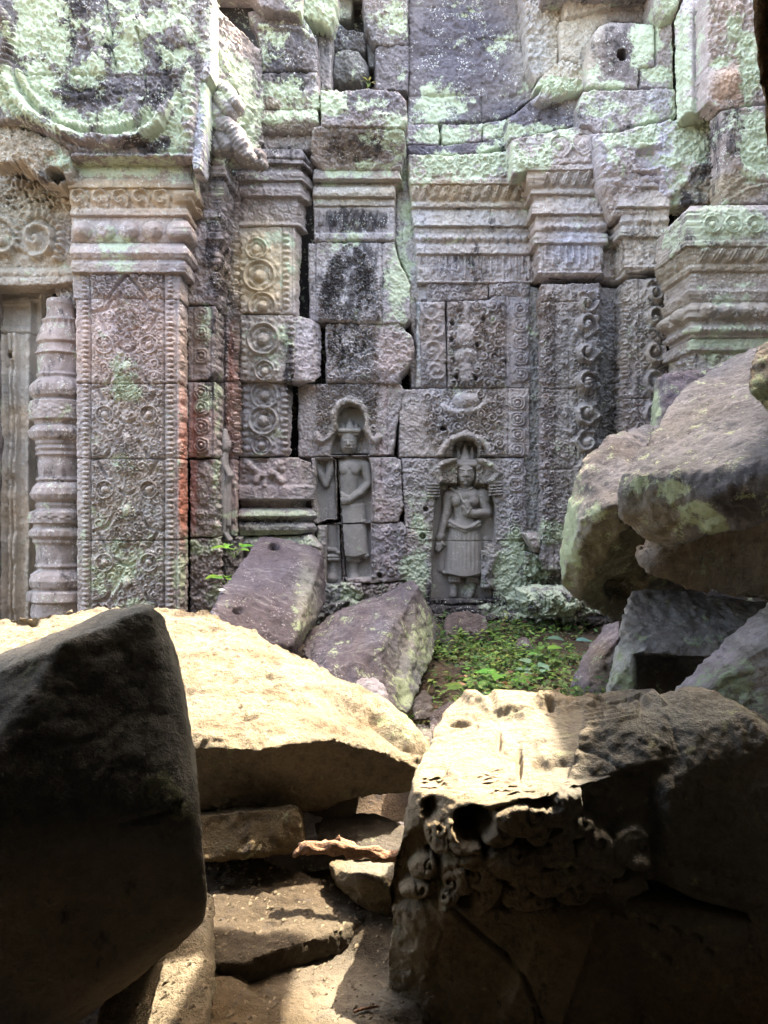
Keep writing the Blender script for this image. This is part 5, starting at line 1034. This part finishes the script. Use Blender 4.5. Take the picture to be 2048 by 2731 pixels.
rock('flat_dark_stone', [[(838,2200,3.15),(868,2172,3.2),(1000,2172,3.25),(1110,2200,3.2),(1110,2282,3.05),(960,2290,3.0),(850,2245,3.05),(880,2230,3.5),(1110,2250,3.5)]], 'flat blackish stone just above the dead branch', vox=.010, mat='shade', col=(.07,.06,.05), amp=.012, sm=6, seed=116)
rock('pale_flat_slab', [[(770,2165,3.7),(900,2125,4.0),(1130,2112,4.0),(1130,2215,3.6),(780,2235,3.6),(900,2260,3.9),(1130,2260,3.9)]], 'pale grey slab glimpsed in the gap behind the flat blackish stone', vox=.012, mat='blockgrey', col=(.36,.34,.36), amp=.01, seed=127)
# violet blocks at the foot of the wall
def c_holes(hs):
    def f(V, N_, px, py):
        V = V.copy()
        for (x, y, rx, ry) in hs:
            r = ((px-x)/rx)**2+((py-y)/ry)**2; V -= N_*(.06*np.exp(-r**4))[:, None]
        return V
    return f
rock('violet_slab', [[(693,1424,5.4),(740,1430,5.42),(845,1456,5.35),(862,1472,5.28),(745,1692,4.5),(700,1720,4.42),(560,1640,4.42),(590,1570,4.7),(868,1575,5.25),(872,1600,5.2),(786,1712,4.5),(770,1790,4.5),(560,1780,4.45),(700,1600,5.4)]],
     'smooth violet slab with two round sockets leaning at the foot of the wall below the pedestal carving', vox=.011, col=(.092,.080,.096), cb=[(820,1620,30,110,(.22,.22,.19),.8)], lb=[(800,1640,26,90,.45)], L0=.12, amp=.012, sm=1, carve=c_holes([(731,1459,14,8),(636,1629,14,8)]), seed=138)
rock('ridged_block', [[(1095,1540,5.25),(1118,1562,5.15),(985,1590,5.35),(800,1698,4.95),(806,1745,4.6),(1015,1716,4.42),(1166,1664,5.2),(1174,1705,5.15),(1145,1790,4.7),(1092,1906,4.2),(1040,1885,4.12),(950,1850,4.15),(860,1795,4.2),(900,1950,4.7)]],
     'ridged violet block streaked with pale lichen, tilted below the split goddess', vox=.011, col=(.102,.09,.106), cb=[(1120,1780,70,130,(.24,.25,.24),.7)], lb=[(1125,1720,45,110,.60),(1080,1850,40,60,.66)], L0=.26, amp=.026, sm=1, stretch=(1.6,.6,1.2), seed=149)
rock('pale_stone', [[(940,1822,4.0),(965,1806,4.05),(1000,1804,4.05),(1022,1822,4.0),(1050,1880,3.9),(980,1880,3.85),(940,1860,3.9),(990,1880,4.2)]], 'small pale stone between the sunlit boulder and the ridged violet block', vox=.009, col=(.33,.30,.31), amp=.01, sm=5, seed=150)
# right hand tumble
rock('great_slab', [[(1650,1252,3.25),(1702,1190,3.4),(1850,1012,3.95),(1910,970,4.05),(2180,840,4.1),(1700,1262,3.12),(1785,1274,3.02),(1890,1322,2.92),(2180,1215,2.72),(1642,1312,3.2),(1652,1378,3.2),(1702,1436,3.22),(1782,1456,3.2),(1890,1424,3.02),(1962,1412,2.96),(2180,1350,2.8),(1850,1300,4.05),(2180,1200,4.3)]],
     'largest violet slab at right with a mossy broken end and a yellow green lichen stripe', vox=.012, col=(.15,.148,.158), cb=[(1750,1370,110,85,(.16,.14,.10),.95),(1990,1350,100,40,(.07,.065,.065),.8),(1840,1150,130,90,(.175,.175,.185),.8)],
     lb=[(1700,1290,60,30,.56),(1800,1310,60,30,.66),(1860,1370,50,36,.85),(1905,1400,40,24,.9),(2000,1330,60,30,.45)], db=[(1960,1330,90,40,.6)], L0=.24, amp=.022, sm=1, seed=161)
rock('lichened_block', [[(1486,1560,3.92),(1490,1450,3.98),(1506,1330,3.95),(1548,1228,3.98),(1620,1164,4.08),(1760,1136,4.35),(1540,1385,3.72),(1610,1352,3.6),(1720,1330,3.52),(1850,1330,3.6),(1640,1652,4.15),(1540,1600,3.95),(1800,1650,4.3),(1900,1500,4.2),(1900,1200,4.5)]],
     'bulky block under the largest slab with mint lichen down its left edge', vox=.012, col=(.15,.146,.156), cb=[(1620,1500,130,140,(.16,.14,.09),.95),(1515,1420,36,160,(.34,.33,.28),.9)],
     lb=[(1512,1420,34,170,.86),(1590,1370,60,22,.62),(1540,1300,20,60,.6)], L0=.24, amp=.024, sm=2, carve=c_holes([(1660,1570,46,30)]), seed=172)
rock('tilted_stone', [[(1748,1015,4.75),(1775,1000,4.6),(1930,986,4.65),(2010,1000,4.7),(1728,1150,4.85),(1752,1150,4.5),(1860,1140,4.45),(2000,1100,4.5),(1800,1160,5.0),(2000,1150,5.0)]], 'tilted violet stone behind the largest slab, its mint end facing the wall', vox=.012,
     col=(.12,.10,.115), cb=[(1735,1090,22,80,(.34,.36,.28),.9)], lb=[(1735,1090,24,70,.75)], amp=.016, sm=1, seed=183)
rock('corner_stone', [[(1992,975,2.95),(2006,925,3.0),(2120,860,3.1),(1994,1040,2.9),(2010,1072,2.9),(2060,1120,2.85),(2200,1180,2.8),(2200,900,2.9),(2100,1000,3.3),(2200,1100,3.3)]], 'small rough stone at the right picture edge resting on the largest slab', vox=.010, col=(.25,.22,.18), cb=[(2040,1080,60,40,(.22,.20,.10),.9)], lb=[(2030,1040,40,40,.6)], L0=.3, amp=.022, seed=194)
def c_lump(V, N_, px, py):
    V = V.copy(); P = np.stack([px*.02, py*.02, px*0], -1); g = np.abs(vn(P, 5))+.5*np.abs(vn(P*2, 6)); V -= N_*(.03*np.clip(.5-g, 0, 1))[:, None]; return V
rock('carved_underside_stone', [[(1696,1462,3.45),(1706,1500,3.42),(1742,1530,3.4),(1800,1562,3.4),(2048,1614,3.5),(2200,1650,3.5),(2200,1300,3.45),(1900,1380,3.4),(1760,1425,3.45),(1800,1440,3.9),(2200,1560,3.95)]],
     'shadowed brown stone with worn carving jammed beneath the largest slab', vox=.011, mat='tan', col=(.19,.15,.10), cb=[(1725,1500,30,50,(.36,.34,.32),.8)], lb=[(1740,1510,50,26,.55)], amp=.03, carve=c_lump, seed=205)
up_ = [(1684,1577,3.78),(1720,1570,3.8),(1850,1578,3.82),(2100,1612,3.85),(1656,1640,3.64),(1640,1728,3.56),(1692,1744,3.5),(1900,1756,3.5),(2100,1765,3.5),(1700,1740,3.85),(2100,1765,3.9)]
po_ = [(1642,1722,3.56),(1694,1740,3.5),(1692,1890,3.46),(1606,1876,3.46),(1650,1722,3.85),(1694,1740,3.85),(1640,1890,3.8),(1690,1890,3.8)]
bk_ = [(1680,1735,3.78),(2100,1735,3.8),(1650,1960,3.75),(2100,1960,3.75),(1680,1735,3.95),(2100,1735,3.95),(1650,1960,3.95),(2100,1960,3.95)]
rock('stepped_block', [up_, po_, bk_], 'grey stepped block with a square notch under its ledge, below the shadowed carved stone', vox=.010, col=(.23,.225,.22), cb=[(1660,1800,50,90,(.30,.31,.26),.8),(1665,1640,20,60,(.4,.4,.38),.7),(1780,1820,90,70,(.08,.07,.06),.8)],
     lb=[(1655,1810,40,70,.6),(1690,1700,40,20,.55),(1880,1710,60,18,.5)], amp=.014, sm=1, seed=216)
rock('slanting_slab', [[(1756,1866,2.98),(1900,1735,3.12),(2110,1560,3.35),(1812,1876,2.88),(1930,1800,2.9),(2110,1660,2.98),(1800,2000,2.8),(2200,1600,3.0),(2250,2100,2.7),(1850,2100,2.75),(2200,2000,3.3),(1800,1960,3.2)]],
     'slab slanting up to the right edge with a lit, pale violet upper rim and green speckled side', vox=.011, col=(.22,.21,.19), cb=[(1850,1800,40,40,(.36,.32,.35),.85),(1920,1745,46,36,(.36,.32,.35),.85),(2000,1680,50,36,(.40,.36,.38),.85)], lb=[(1960,1860,110,110,.56)], amp=.018, sm=1, stretch=(.7,1,1.4), seed=227)  # rim blobs paint the light that catches the top edge
rock('leaning_stone', [[(1504,1876,4.15),(1532,1800,4.2),(1575,1715,4.4),(1612,1662,4.5),(1652,1654,4.45),(1656,1690,4.2),(1636,1800,4.05),(1622,1860,3.98),(1540,1886,3.98),(1600,1750,4.1),(1560,1880,4.5),(1660,1800,4.5)]], 'narrow violet stone leaning against the left of the notched block', vox=.010, col=(.14,.12,.135), cb=[(1605,1790,34,70,(.17,.14,.11),.85)], amp=.018, sm=1, seed=238)
# small rubble
rub = [('triangular_stone', [(1352,1775,5.0),(1384,1706,5.1),(1402,1702,5.1),(1450,1778,4.95),(1380,1785,4.85),(1410,1760,4.85),(1400,1780,5.3)], 'small dark triangular stone standing in the green plants', (.12,.095,.09)),
 ('wall_foot_stone', [(1176,1690,5.6),(1190,1640,5.65),(1240,1628,5.7),(1300,1640,5.7),(1310,1700,5.55),(1250,1722,5.5),(1185,1716,5.5),(1240,1680,5.8)], 'dark pinkish stone at the wall foot beneath the crowned goddess', (.15,.115,.105)),
 ('dark_stone', [(1100,1870,4.2),(1130,1838,4.25),(1158,1860,4.2),(1150,1915,4.05),(1105,1925,4.05),(1130,1900,4.3)], 'dark stone beside the lower tip of the ridged violet block', (.08,.07,.065)),
 ('dark_stone', [(1150,1905,3.9),(1180,1880,3.95),(1215,1868,4.0),(1210,1950,3.8),(1160,1990,3.75),(1140,1950,3.8),(1190,1930,4.1)], 'dark violet stone just left of the sunlit corner of the carved block', (.10,.085,.09)),
 ('dark_stone', [(1405,1862,4.1),(1440,1838,4.15),(1500,1842,4.15),(1520,1880,4.0),(1410,1885,4.0),(1460,1880,4.3)], 'low brown stone behind the top edge of the carved block', (.11,.09,.08)),
 ('dark_stone', [(1080,1960,3.8),(1110,1925,3.9),(1150,1935,3.85),(1160,1985,3.7),(1110,2010,3.65),(1120,1960,4.0)], 'dark stone wedged between the tip of the sunlit boulder and the carved block', (.085,.075,.07)),
 ('wall_foot_stone', [(1290,1760,5.3),(1300,1735,5.4),(1340,1728,5.4),(1352,1760,5.2),(1320,1775,5.2),(1320,1760,5.5)], 'low grey stone in the plants left of the triangular stone', (.15,.13,.12)),
 ('wall_foot_stone', [(1420,1735,5.5),(1440,1690,5.6),(1520,1685,5.6),(1560,1730,5.4),(1500,1765,5.3),(1430,1760,5.4),(1480,1740,5.7)], 'wide violet brown stone at the wall foot behind the triangular stone', (.12,.10,.105)),
 ('wall_foot_stone', [(1165,1740,5.3),(1175,1700,5.4),(1215,1698,5.4),(1225,1745,5.2),(1190,1752,5.2),(1200,1740,5.5)], 'small blackish stone right of the ridged violet block', (.07,.06,.055)),
 ('wall_foot_stone', [(1090,1600,5.6),(1110,1560,5.75),(1160,1640,5.7),(1190,1700,5.55),(1130,1730,5.4),(1120,1650,5.8)], 'dark weathered stone between the ridged violet block and the crowned goddess', (.11,.10,.10))]
for i, (nm, pts, lab, c) in enumerate(rub): rock(nm, [pts], lab, 'stone', vox=.008, col=c, amp=.012, sm=4, seed=300+i*7, group='small stones at the foot of the wall')
# ------------------------------------------------------------------ near gallery jamb; unseen roof, walls and side wing added to shade the ruin
gal = tag(empty('gallery_shelter', (0, 0, -1.0)), 'brown stone jamb of the near gallery at the top right edge', 'gallery')
rock('door_jamb', [[(1990,-260,1.75),(2000,0,1.75),(2014,160,1.76),(2032,330,1.76),(2048,470,1.77),(2100,900,1.78),(2240,3000,1.78),(3300,3000,1.8),(3300,-260,1.8),(2060,-260,2.05),(2110,900,2.05),(2240,3000,2.05),(3200,3000,2.1),(3200,-260,2.1)]], None, None, vox=.02, mat='tan', col=(.33,.22,.12), amp=.012, seed=401, parent=gal)
rough_masonry('shade_roof', [(-3.0,1.9,-2.6,1.1,2.80,3.1),(-3.0,1.95,1.12,2.9,2.84,3.15),(-.2,.86,2.92,3.95,3.34,3.7),(.86,1.14,2.92,3.24,3.35,3.69),(.86,1.14,3.68,3.95,3.35,3.69),(1.14,1.3,2.92,3.95,3.34,3.7)], gal, M['shade'], 5, .3, .03, (.2,.17,.14))  # front slabs and the gap between them added to shape sun and shade
rough_masonry('back_wall', [(-3.0,3.0,-2.9,-2.62,-1.2,3.1)], gal, M['shade'], 6, .3, .03, (.2,.17,.14))
rough_masonry('left_wall', [(-3.3,-3.02,-2.6,2.6,-1.2,3.1)], gal, M['shade'], 7, .3, .03, (.2,.17,.14))
rough_masonry('right_wall', [(1.4,1.75,-2.6,2.3,-1.2,2.83)], gal, M['shade'], 8, .3, .03, (.2,.17,.14))  # unseen; lengthened to keep side sky light off the near stones
wing = tag(rough_masonry('shade_wing', [(2.45,3.2,1.6,3.4,-.8,4.25),(2.45,3.2,3.42,5.55,-.8,4.86)], None, M['wall'], 9, .3, .04, (.3,.27,.25)), 'unseen wall added beyond the right edge to shade the stones', 'wall')  # made-up sun blocker, heights stepped to place the shadow edge
# ------------------------------------------------------------------ ground
def ground():
    xs = np.concatenate([np.array([-60,-30,-12,-6]), np.arange(-3.5, 3.5, .05), np.array([6,12,30,60])]); ys = np.concatenate([np.array([-40,-15,-5,-2]), np.arange(-.5, 7.5, .05), np.array([10,20,50,90])])
    X, Y = np.meshgrid(xs, ys); Z = -1.0+1.0*sstep(2.9, 3.9, Y)
    near = (abs(X) < 3.6) & (Y > -.6) & (Y < 7.6); P = np.stack([X, Y, X*0], -1); Z = Z+near*(.05*fbm(P*2.2, 4, 61)+.012*vn(P*14, 62)); Z += .10*sstep(5.2, 5.8, Y)*near; Z -= .28*sstep(.55, .12, X)*sstep(5.1, 4.3, Y)*near
    V = np.stack([X, Y, Z], -1).reshape(-1, 3); n, m = X.shape; i = np.arange(n-1)[:, None]*m; j = np.arange(m-1)[None]
    Fc = np.stack([i+j, i+j+1, i+m+j+1, i+m+j], -1).reshape(-1, 4)
    C = np.tile(np.array((.085,.062,.045), np.float32), (len(V), 1))*(1+.3*vn(V*6, 3))[:, None]
    o = mesh_from('ground', V, Fc, M['shade'], None, {'Col': C, 'L': np.full(len(V), .2), 'D': np.full(len(V), .3)}); o['kind'] = 'structure'
    return xs, ys, Z
gx, gy, GZ = ground()
def gz(x, y):
    i = min(max(int(np.searchsorted(gx, x))-1, 0), len(gx)-2); j = min(max(int(np.searchsorted(gy, y))-1, 0), len(gy)-2); return float(GZ[j, i])

# ------------------------------------------------------------------ plants, branch, litter
M['herb'] = plain_mat('small_green_leaf', (.1,.2,.05), .55, .25, 40, .1, .25, attr='Col')
M['glossy'] = plain_mat('glossy_leaf', (.1,.2,.05), .22, .12, 25, .1, .2, attr='Col', spec=.7)
M['bark'] = plain_mat('dry_bark', (.20,.115,.075), .95, .5, 90, 1.)
M['petal'] = plain_mat('pale_petal', (.75,.74,.68), .6, .1, 40, .1)
M['dry'] = plain_mat('dry_leaf', (.34,.20,.11), .8, .3, 40, .4)
def leaf_quads(c, d, n, L, W_, fold=.25, seg=4, droop=.3):
    """blade points along a curved, folded leaf: c base, d direction, n up"""
    d = d.normalized(); s = d.cross(n).normalized(); up = s.cross(d).normalized(); V = []; Fq = []
    for i in range(seg+1):
        t = i/seg; wd = W_*math.sin(math.pi*min(1, .08+t*.92))**.8*(1-.25*t) if i < seg else W_*.03
        p = c+d*(L*t)+up*(-droop*L*t*t); V += [p-s*wd+up*(fold*wd), p, p+s*wd+up*(fold*wd)]
    for i in range(seg):
        a = i*3; Fq += [(a, a+1, a+4, a+3), (a+1, a+2, a+5, a+4)]
    return V, Fq
def collect(name, leaves, mat, parent=None):
    V = []; Fq = []; C = []
    for lv, lf, c in leaves:
        b = len(V); V += [tuple(v) for v in lv]; Fq += [tuple(b+i for i in f) for f in lf]; C += [c]*len(lv)
    return mesh_from(name, V, Fq, mat, parent, {'Col': np.array(C, np.float32)})
rg = random.Random(12)
lv = []
def okpatch(x, y):
    px = 1024+x/y*F
    return True
cents = [(rg.uniform(.24, 1.1), rg.uniform(3.5, 5.7)) for _ in range(66)]
for k in range(9500):
    cx, cy = cents[rg.randrange(66)]; x = cx+rg.gauss(0, .10); y = cy+rg.gauss(0, .12)
    if y > 5.75 or y < 3.3: continue
    dens = vn(np.array([[x*3, y*3, 0]]), 7)[0]
    if dens < -.35 and rg.random() < .8: continue
    z = gz(x, y)+rg.uniform(.0, .055); a = rg.uniform(0, 6.28); e = rg.uniform(-.1, .9)
    d = Vector((math.cos(a)*math.cos(e), math.sin(a)*math.cos(e), math.sin(e))); n = Vector((rg.gauss(0, .3), rg.gauss(-.2, .3), 1))
    L_ = rg.uniform(.014, .04); g = rg.random()
    c = [(.10,.20,.045),(.16,.30,.06),(.07,.14,.045),(.24,.36,.10),(.12,.22,.09),(.20,.14,.07)][rg.randrange(6)]; c = tuple(v*rg.uniform(.5, .95) for v in c)
    v, f = leaf_quads(Vector((x, y, z)), d, n, L_, L_*rg.uniform(.25, .45), seg=2); lv.append((v, f, c))
for k in range(260):      # taller seedlings with a few leaves up the stem
    cx, cy = cents[rg.randrange(66)]; x = cx+rg.gauss(0, .14); y = cy+rg.gauss(0, .14)
    if y > 5.8 or y < 3.4: continue
    hgt = rg.uniform(.05, .15); b0 = Vector((x, y, gz(x, y))); tilt = Vector((rg.gauss(0, .25), rg.gauss(0, .25), 1)).normalized(); c = rg.choice([(.14,.26,.06),(.22,.34,.09),(.09,.18,.05)])
    v, f = leaf_quads(b0, tilt, Vector((.2, -1, .1)), hgt, .0016, seg=2, droop=0); lv.append((v, f, (.16,.22,.08)))
    for q in range(rg.randint(3, 6)):
        a = rg.uniform(0, 6.28); p0 = b0+tilt*hgt*rg.uniform(.35, 1); d = Vector((math.cos(a), math.sin(a), rg.uniform(-.1, .5))); L_ = rg.uniform(.02, .045)
        v, f = leaf_quads(p0, d, Vector((0, -.2, 1)), L_, L_*.3, seg=3); lv.append((v, f, tuple(t*rg.uniform(.8, 1.2) for t in c)))
for k in range(900):      # thin stems and grass blades
    cx, cy = cents[rg.randrange(66)]; x = cx+rg.gauss(0, .12); y = cy+rg.gauss(0, .12)
    if y > 5.75 or y < 3.3: continue
    a = rg.uniform(0, 6.28); d = Vector((math.cos(a)*.7, math.sin(a)*.7, rg.uniform(.3, 1.2))); L_ = rg.uniform(.04, .11)
    v, f = leaf_quads(Vector((x, y, gz(x, y))), d, Vector((.1, -.2, 1)), L_, .0022, seg=3, droop=.5); c = rg.choice([(.18,.26,.08),(.30,.28,.14),(.12,.2,.06)]); lv.append((v, f, c))
tag(collect('ground_cover', lv, M['herb']), 'low green weeds covering the ground at the foot of the wall', 'weeds', kind='stuff')
def plant(name, px, py, Y, n, L_, c, lab, seed, spread=1., W_=.34, up=.5, grp=None):
    r = random.Random(seed); b = Vector(wp(px, py, Y)); e = tag(empty(name, b), lab, 'plant', grp); st = []
    for k in range(n):
        a = 6.28*k/n+r.uniform(-.4, .4); el = r.uniform(.15, .9)*up*2; d = Vector((math.cos(a)*spread, math.sin(a)*spread, math.sin(el)+.2)).normalized()
        s0 = b; s1 = b+Vector((d.x, d.y, d.z+.6)).normalized()*L_*r.uniform(.5, 1.1); ll = L_*r.uniform(.75, 1.15)
        v, f = leaf_quads(s1, Vector((d.x, d.y, d.z*.4)), Vector((0, -.3, 1)), ll, ll*W_, fold=.2, seg=6, droop=.35)
        cc = tuple(q*r.uniform(.8, 1.2) for q in c); collect('leaf', [(v, f, cc)], M['glossy'], e)
        v, f = leaf_quads(s0, s1-s0, Vector((.3, -1, .1)), (s1-s0).length, .0022, seg=2, droop=0); st.append((v, f, (.16,.24,.08)))
    collect('stem', st, M['herb'], e)
plant('leafy_plant', 1245, 1870, 4.25, 5, .10, (.10,.22,.05), 'bright green broad leaves low in the weeds near the sunlit carved block', 1, grp='broad leaved plants')
plant('leafy_plant', 1430, 1815, 4.45, 6, .085, (.17,.30,.21), 'pale bluish broad leaves below the triangular stone', 2, up=.6, grp='broad leaved plants')
plant('leafy_plant', 1345, 1840, 4.3, 6, .11, (.13,.28,.06), 'spreading plant with long fresh green leaves right in the middle of the weeds', 3, grp='broad leaved plants', up=.35)
plant('leafy_plant', 1515, 1735, 5.0, 2, .10, (.14,.26,.20), 'single large bluish leaf standing beside the narrow leaning stone', 4, up=.9, grp='broad leaved plants')
plant('leafy_plant', 1445, 1760, 4.8, 4, .07, (.16,.30,.08), 'small light green leaves right of the triangular stone', 5, grp='broad leaved plants')
plant('leafy_plant', 625, 1490, 5.3, 7, .10, (.16,.36,.06), 'bright green plant sprouting behind the top left of the violet slab', 6, up=.5, grp='broad leaved plants')
plant('leafy_plant', 608, 1570, 5.0, 6, .10, (.14,.32,.05), 'bright green plant at the left edge of the violet slab', 7, up=.35, grp='broad leaved plants')
plant('wall_sprig', 984, 232, 5.92, 6, .05, (.42,.46,.16), 'tiny yellowish sprig growing in the wall joint beside the round stone high up', 8, up=1., W_=.2)
def tube(name, pts, rads, mat, parent=None, seg=12, noise=.2, seed=1, attrs=True):
    V = []; Fq = []; n = len(pts)
    for i, p in enumerate(pts):
        p = Vector(p); t = (Vector(pts[min(i+1, n-1)])-Vector(pts[max(i-1, 0)])).normalized(); a = t.cross(Vector((0, 0, 1))).normalized(); b = t.cross(a)
        for k in range(seg):
            an = 2*math.pi*k/seg; rr = rads[i]*(1+noise*float(vn(np.array([[i*.35, math.cos(an)*1.5, math.sin(an)*1.5]]), seed)[0])); V.append(tuple(p+a*math.cos(an)*rr+b*math.sin(an)*rr))
    for i in range(n-1):
        for k in range(seg): k2 = (k+1) % seg; Fq.append((i*seg+k, i*seg+k2, (i+1)*seg+k2, (i+1)*seg+k))
    c0 = len(V); V.append(tuple(pts[0])); V.append(tuple(pts[-1]))
    for k in range(seg): k2 = (k+1) % seg; Fq.append((c0, k2, k, k)); Fq.append((c0+1, (n-1)*seg+k, (n-1)*seg+k2, (n-1)*seg+k2))
    bm = bmesh.new(); vs = [bm.verts.new(v) for v in V]
    for f in Fq:
        ff = []; [ff.append(i) for i in f if i not in ff]
        try: bm.faces.new([vs[i] for i in ff])
        except ValueError: pass
    me = bpy.data.meshes.new(name); bm.to_mesh(me); bm.free(); me.polygons.foreach_set('use_smooth', np.ones(len(me.polygons), bool)); me.materials.append(mat)
    o = bpy.data.objects.new(name, me); link(o, parent); return o
n = 40; A0 = np.array(wp(800, 2266, 2.83)); B0 = np.array(wp(1110, 2284, 2.85))
pts = []; rd = []
for i in range(n+1):
    t = i/n; p = A0+(B0-A0)*t; p[2] += .012*math.sin(t*5)+.004*math.sin(t*23); pts.append(tuple(p)); rd.append(.0215*(1-.15*t)*(1+.10*math.sin(t*31)+.25*math.exp(-((t-.33)/.03)**2))*(1 if i > 1 else .7))
br = tag(tube('dead_branch', pts, rd, M['bark'], None, 20, .55, 3), 'short dead branch with a broken end lying across the gap, lit by the sun', 'branch')
tube('twig_stub', [tuple(np.array(pts[13])+np.array((0, 0, .01))), tuple(np.array(pts[13])+np.array((.003, -.004, .028))), tuple(np.array(pts[14])+np.array((-.006, -.004, .040)))], [.012, .009, .002], M['bark'], br, 8, .3)
tube('twig_stub', [tuple(np.array(pts[1])), tuple(np.array(pts[0])+np.array((-.012, -.004, -.012))), tuple(np.array(pts[0])+np.array((-.02, -.006, -.022)))], [.012, .01, .006], M['bark'], br, 8, .5)
# litter
def litter(name, px, py, Y, L_, mat, lab, seed, cat, grp=None):
    r = random.Random(seed); a = r.uniform(0, 6.28); v, f = leaf_quads(Vector(wp(px, py, Y)), Vector((math.cos(a), math.sin(a)*.6, .15)), Vector((0, -.6, 1)), L_, L_*.32, seg=5, droop=.2)
    tag(collect(name, [(v, f, (.7, .7, .62))], mat), lab, cat, grp)
litter('pale_petal', 585, 1574, 4.62, .035, M['petal'], 'white petal on the left edge of the violet slab', 1, 'petal')
litter('dry_leaf', 1215, 1825, 4.35, .05, M['dry'], 'pinkish dry leaf among the weeds at left', 2, 'leaf', 'dry leaves in the weeds')
litter('dry_leaf', 1242, 1805, 4.45, .035, M['dry'], 'small orange dry leaf just above the pinkish one', 3, 'leaf', 'dry leaves in the weeds')
litter('dry_leaf', 1485, 1795, 4.6, .04, M['dry'], 'reddish dry leaf right of the pale bluish leaves', 4, 'leaf', 'dry leaves in the weeds')
# dry threads of root and web at the foot of the carved block
M['thread'] = plain_mat('dry_thread', (.12,.10,.08), .7, .2, 30, .1)
rg = random.Random(31); cu = bpy.data.curves.new('dry_rootlets', 'CURVE'); cu.dimensions = '3D'; cu.bevel_depth = .0004; cu.bevel_resolution = 0
for k in range(30):
    x = rg.uniform(1040, 1240); y = rg.uniform(2640, 2740); sp = cu.splines.new('POLY'); m_ = 7; sp.points.add(m_-1); a = rg.uniform(-2.6, -.4); Yb = 2.26
    for i in range(m_):
        p = wp(x, y, Yb-rg.uniform(0, .01)); sp.points[i].co = (*p, 1); x += 9*math.cos(a); y += 9*math.sin(a); a += rg.uniform(-.5, .5)
o = bpy.data.objects.new('dry_rootlets', cu); scn.collection.objects.link(o); cu.materials.append(M['thread'])
tag(o, 'tangle of fine dry rootlets and web at the bottom of the carved block', 'rootlets', kind='stuff')

# grit and stone chips lying on the floor slab and in the gaps
from mathutils.bvhtree import BVHTree
def drop(objs, n, xr, yr, smin, smax, seed):
    r = random.Random(seed); trees = []
    for o in objs:
        me = o.data; off = o.location; trees.append(BVHTree.FromPolygons([tuple(v.co+off) for v in me.vertices], [tuple(p.vertices) for p in me.polygons]))
    V = []; Fq = []; C = []
    for k in range(n):
        x = r.uniform(*xr); y = r.uniform(*yr); hit = None
        for t in trees:
            h = t.ray_cast(Vector((x, y, .0)), Vector((0, 0, -1)))
            if h[0] is not None and h[1].z > .6 and (hit is None or h[0].z > hit.z): hit = h[0]
        if hit is None: continue
        s_ = smin+(smax-smin)*r.random()**4; b = len(V); g = r.uniform(.6, 1.3)
        for q in ((1,0,-.5),(-.4,.9,-.5),(-.6,-.8,-.5),(.5,.1,.6),(-.5,.2,.5)): V.append((hit.x+q[0]*s_*r.uniform(.6,1.2), hit.y+q[1]*s_*r.uniform(.6,1.2), hit.z+.3*s_+q[2]*s_*r.uniform(.4,.8))); C.append((.17*g, .14*g, .10*g))
        Fq += [(b,b+1,b+4,b+3),(b+1,b+2,b+4,b+4),(b+2,b,b+3,b+4),(b,b+2,b+1,b+1)]
    return V, Fq, C
slab = bpy.data.objects['floor_slab']
V, Fq, C = drop([slab, bpy.data.objects['broken_stone'], bpy.data.objects['overlapping_slab']], 2600, (-.75, .06), (1.95, 3.1), .0012, .011, 5)
M['grit'] = plain_mat('stone_chips', (.2,.16,.12), .95, .4, 80, .3, attr='Col')
bm = bmesh.new(); cl = bm.verts.layers.float_color.new('Col'); vs = [bm.verts.new(v) for v in V]
for v, c in zip(vs, C): v[cl] = (*c, 1)
for f in Fq:
    ff = []; [ff.append(i) for i in f if i not in ff]
    bm.faces.new([vs[i] for i in ff])
me = bpy.data.meshes.new('grit'); bm.to_mesh(me); bm.free(); me.materials.append(M['grit']); o = bpy.data.objects.new('grit', me); scn.collection.objects.link(o)
tag(o, 'fine stone chips and grit strewn over the floor slab', 'grit', kind='stuff')
r2 = random.Random(8)
tr = BVHTree.FromPolygons([tuple(v.co+slab.location) for v in slab.data.vertices], [tuple(p.vertices) for p in slab.data.polygons])
def on_slab(x, y): h = tr.ray_cast(Vector((x, y, 0)), Vector((0, 0, -1))); return h[0]
p = on_slab(-.05, 2.33)
if p is not None:
    q = [tuple(p+Vector((dx, dy, .006+dz))) for dx, dy, dz in ((-.03, -.01, 0), (-.01, .0, .003), (.012, .008, .004), (.035, .02, .001))]
    tag(tube('small_twig', q, [.004, .0045, .004, .003], M['bark'], None, 8, .4, 9), 'tiny broken twig lying in the hollow of the floor slab', 'twig')
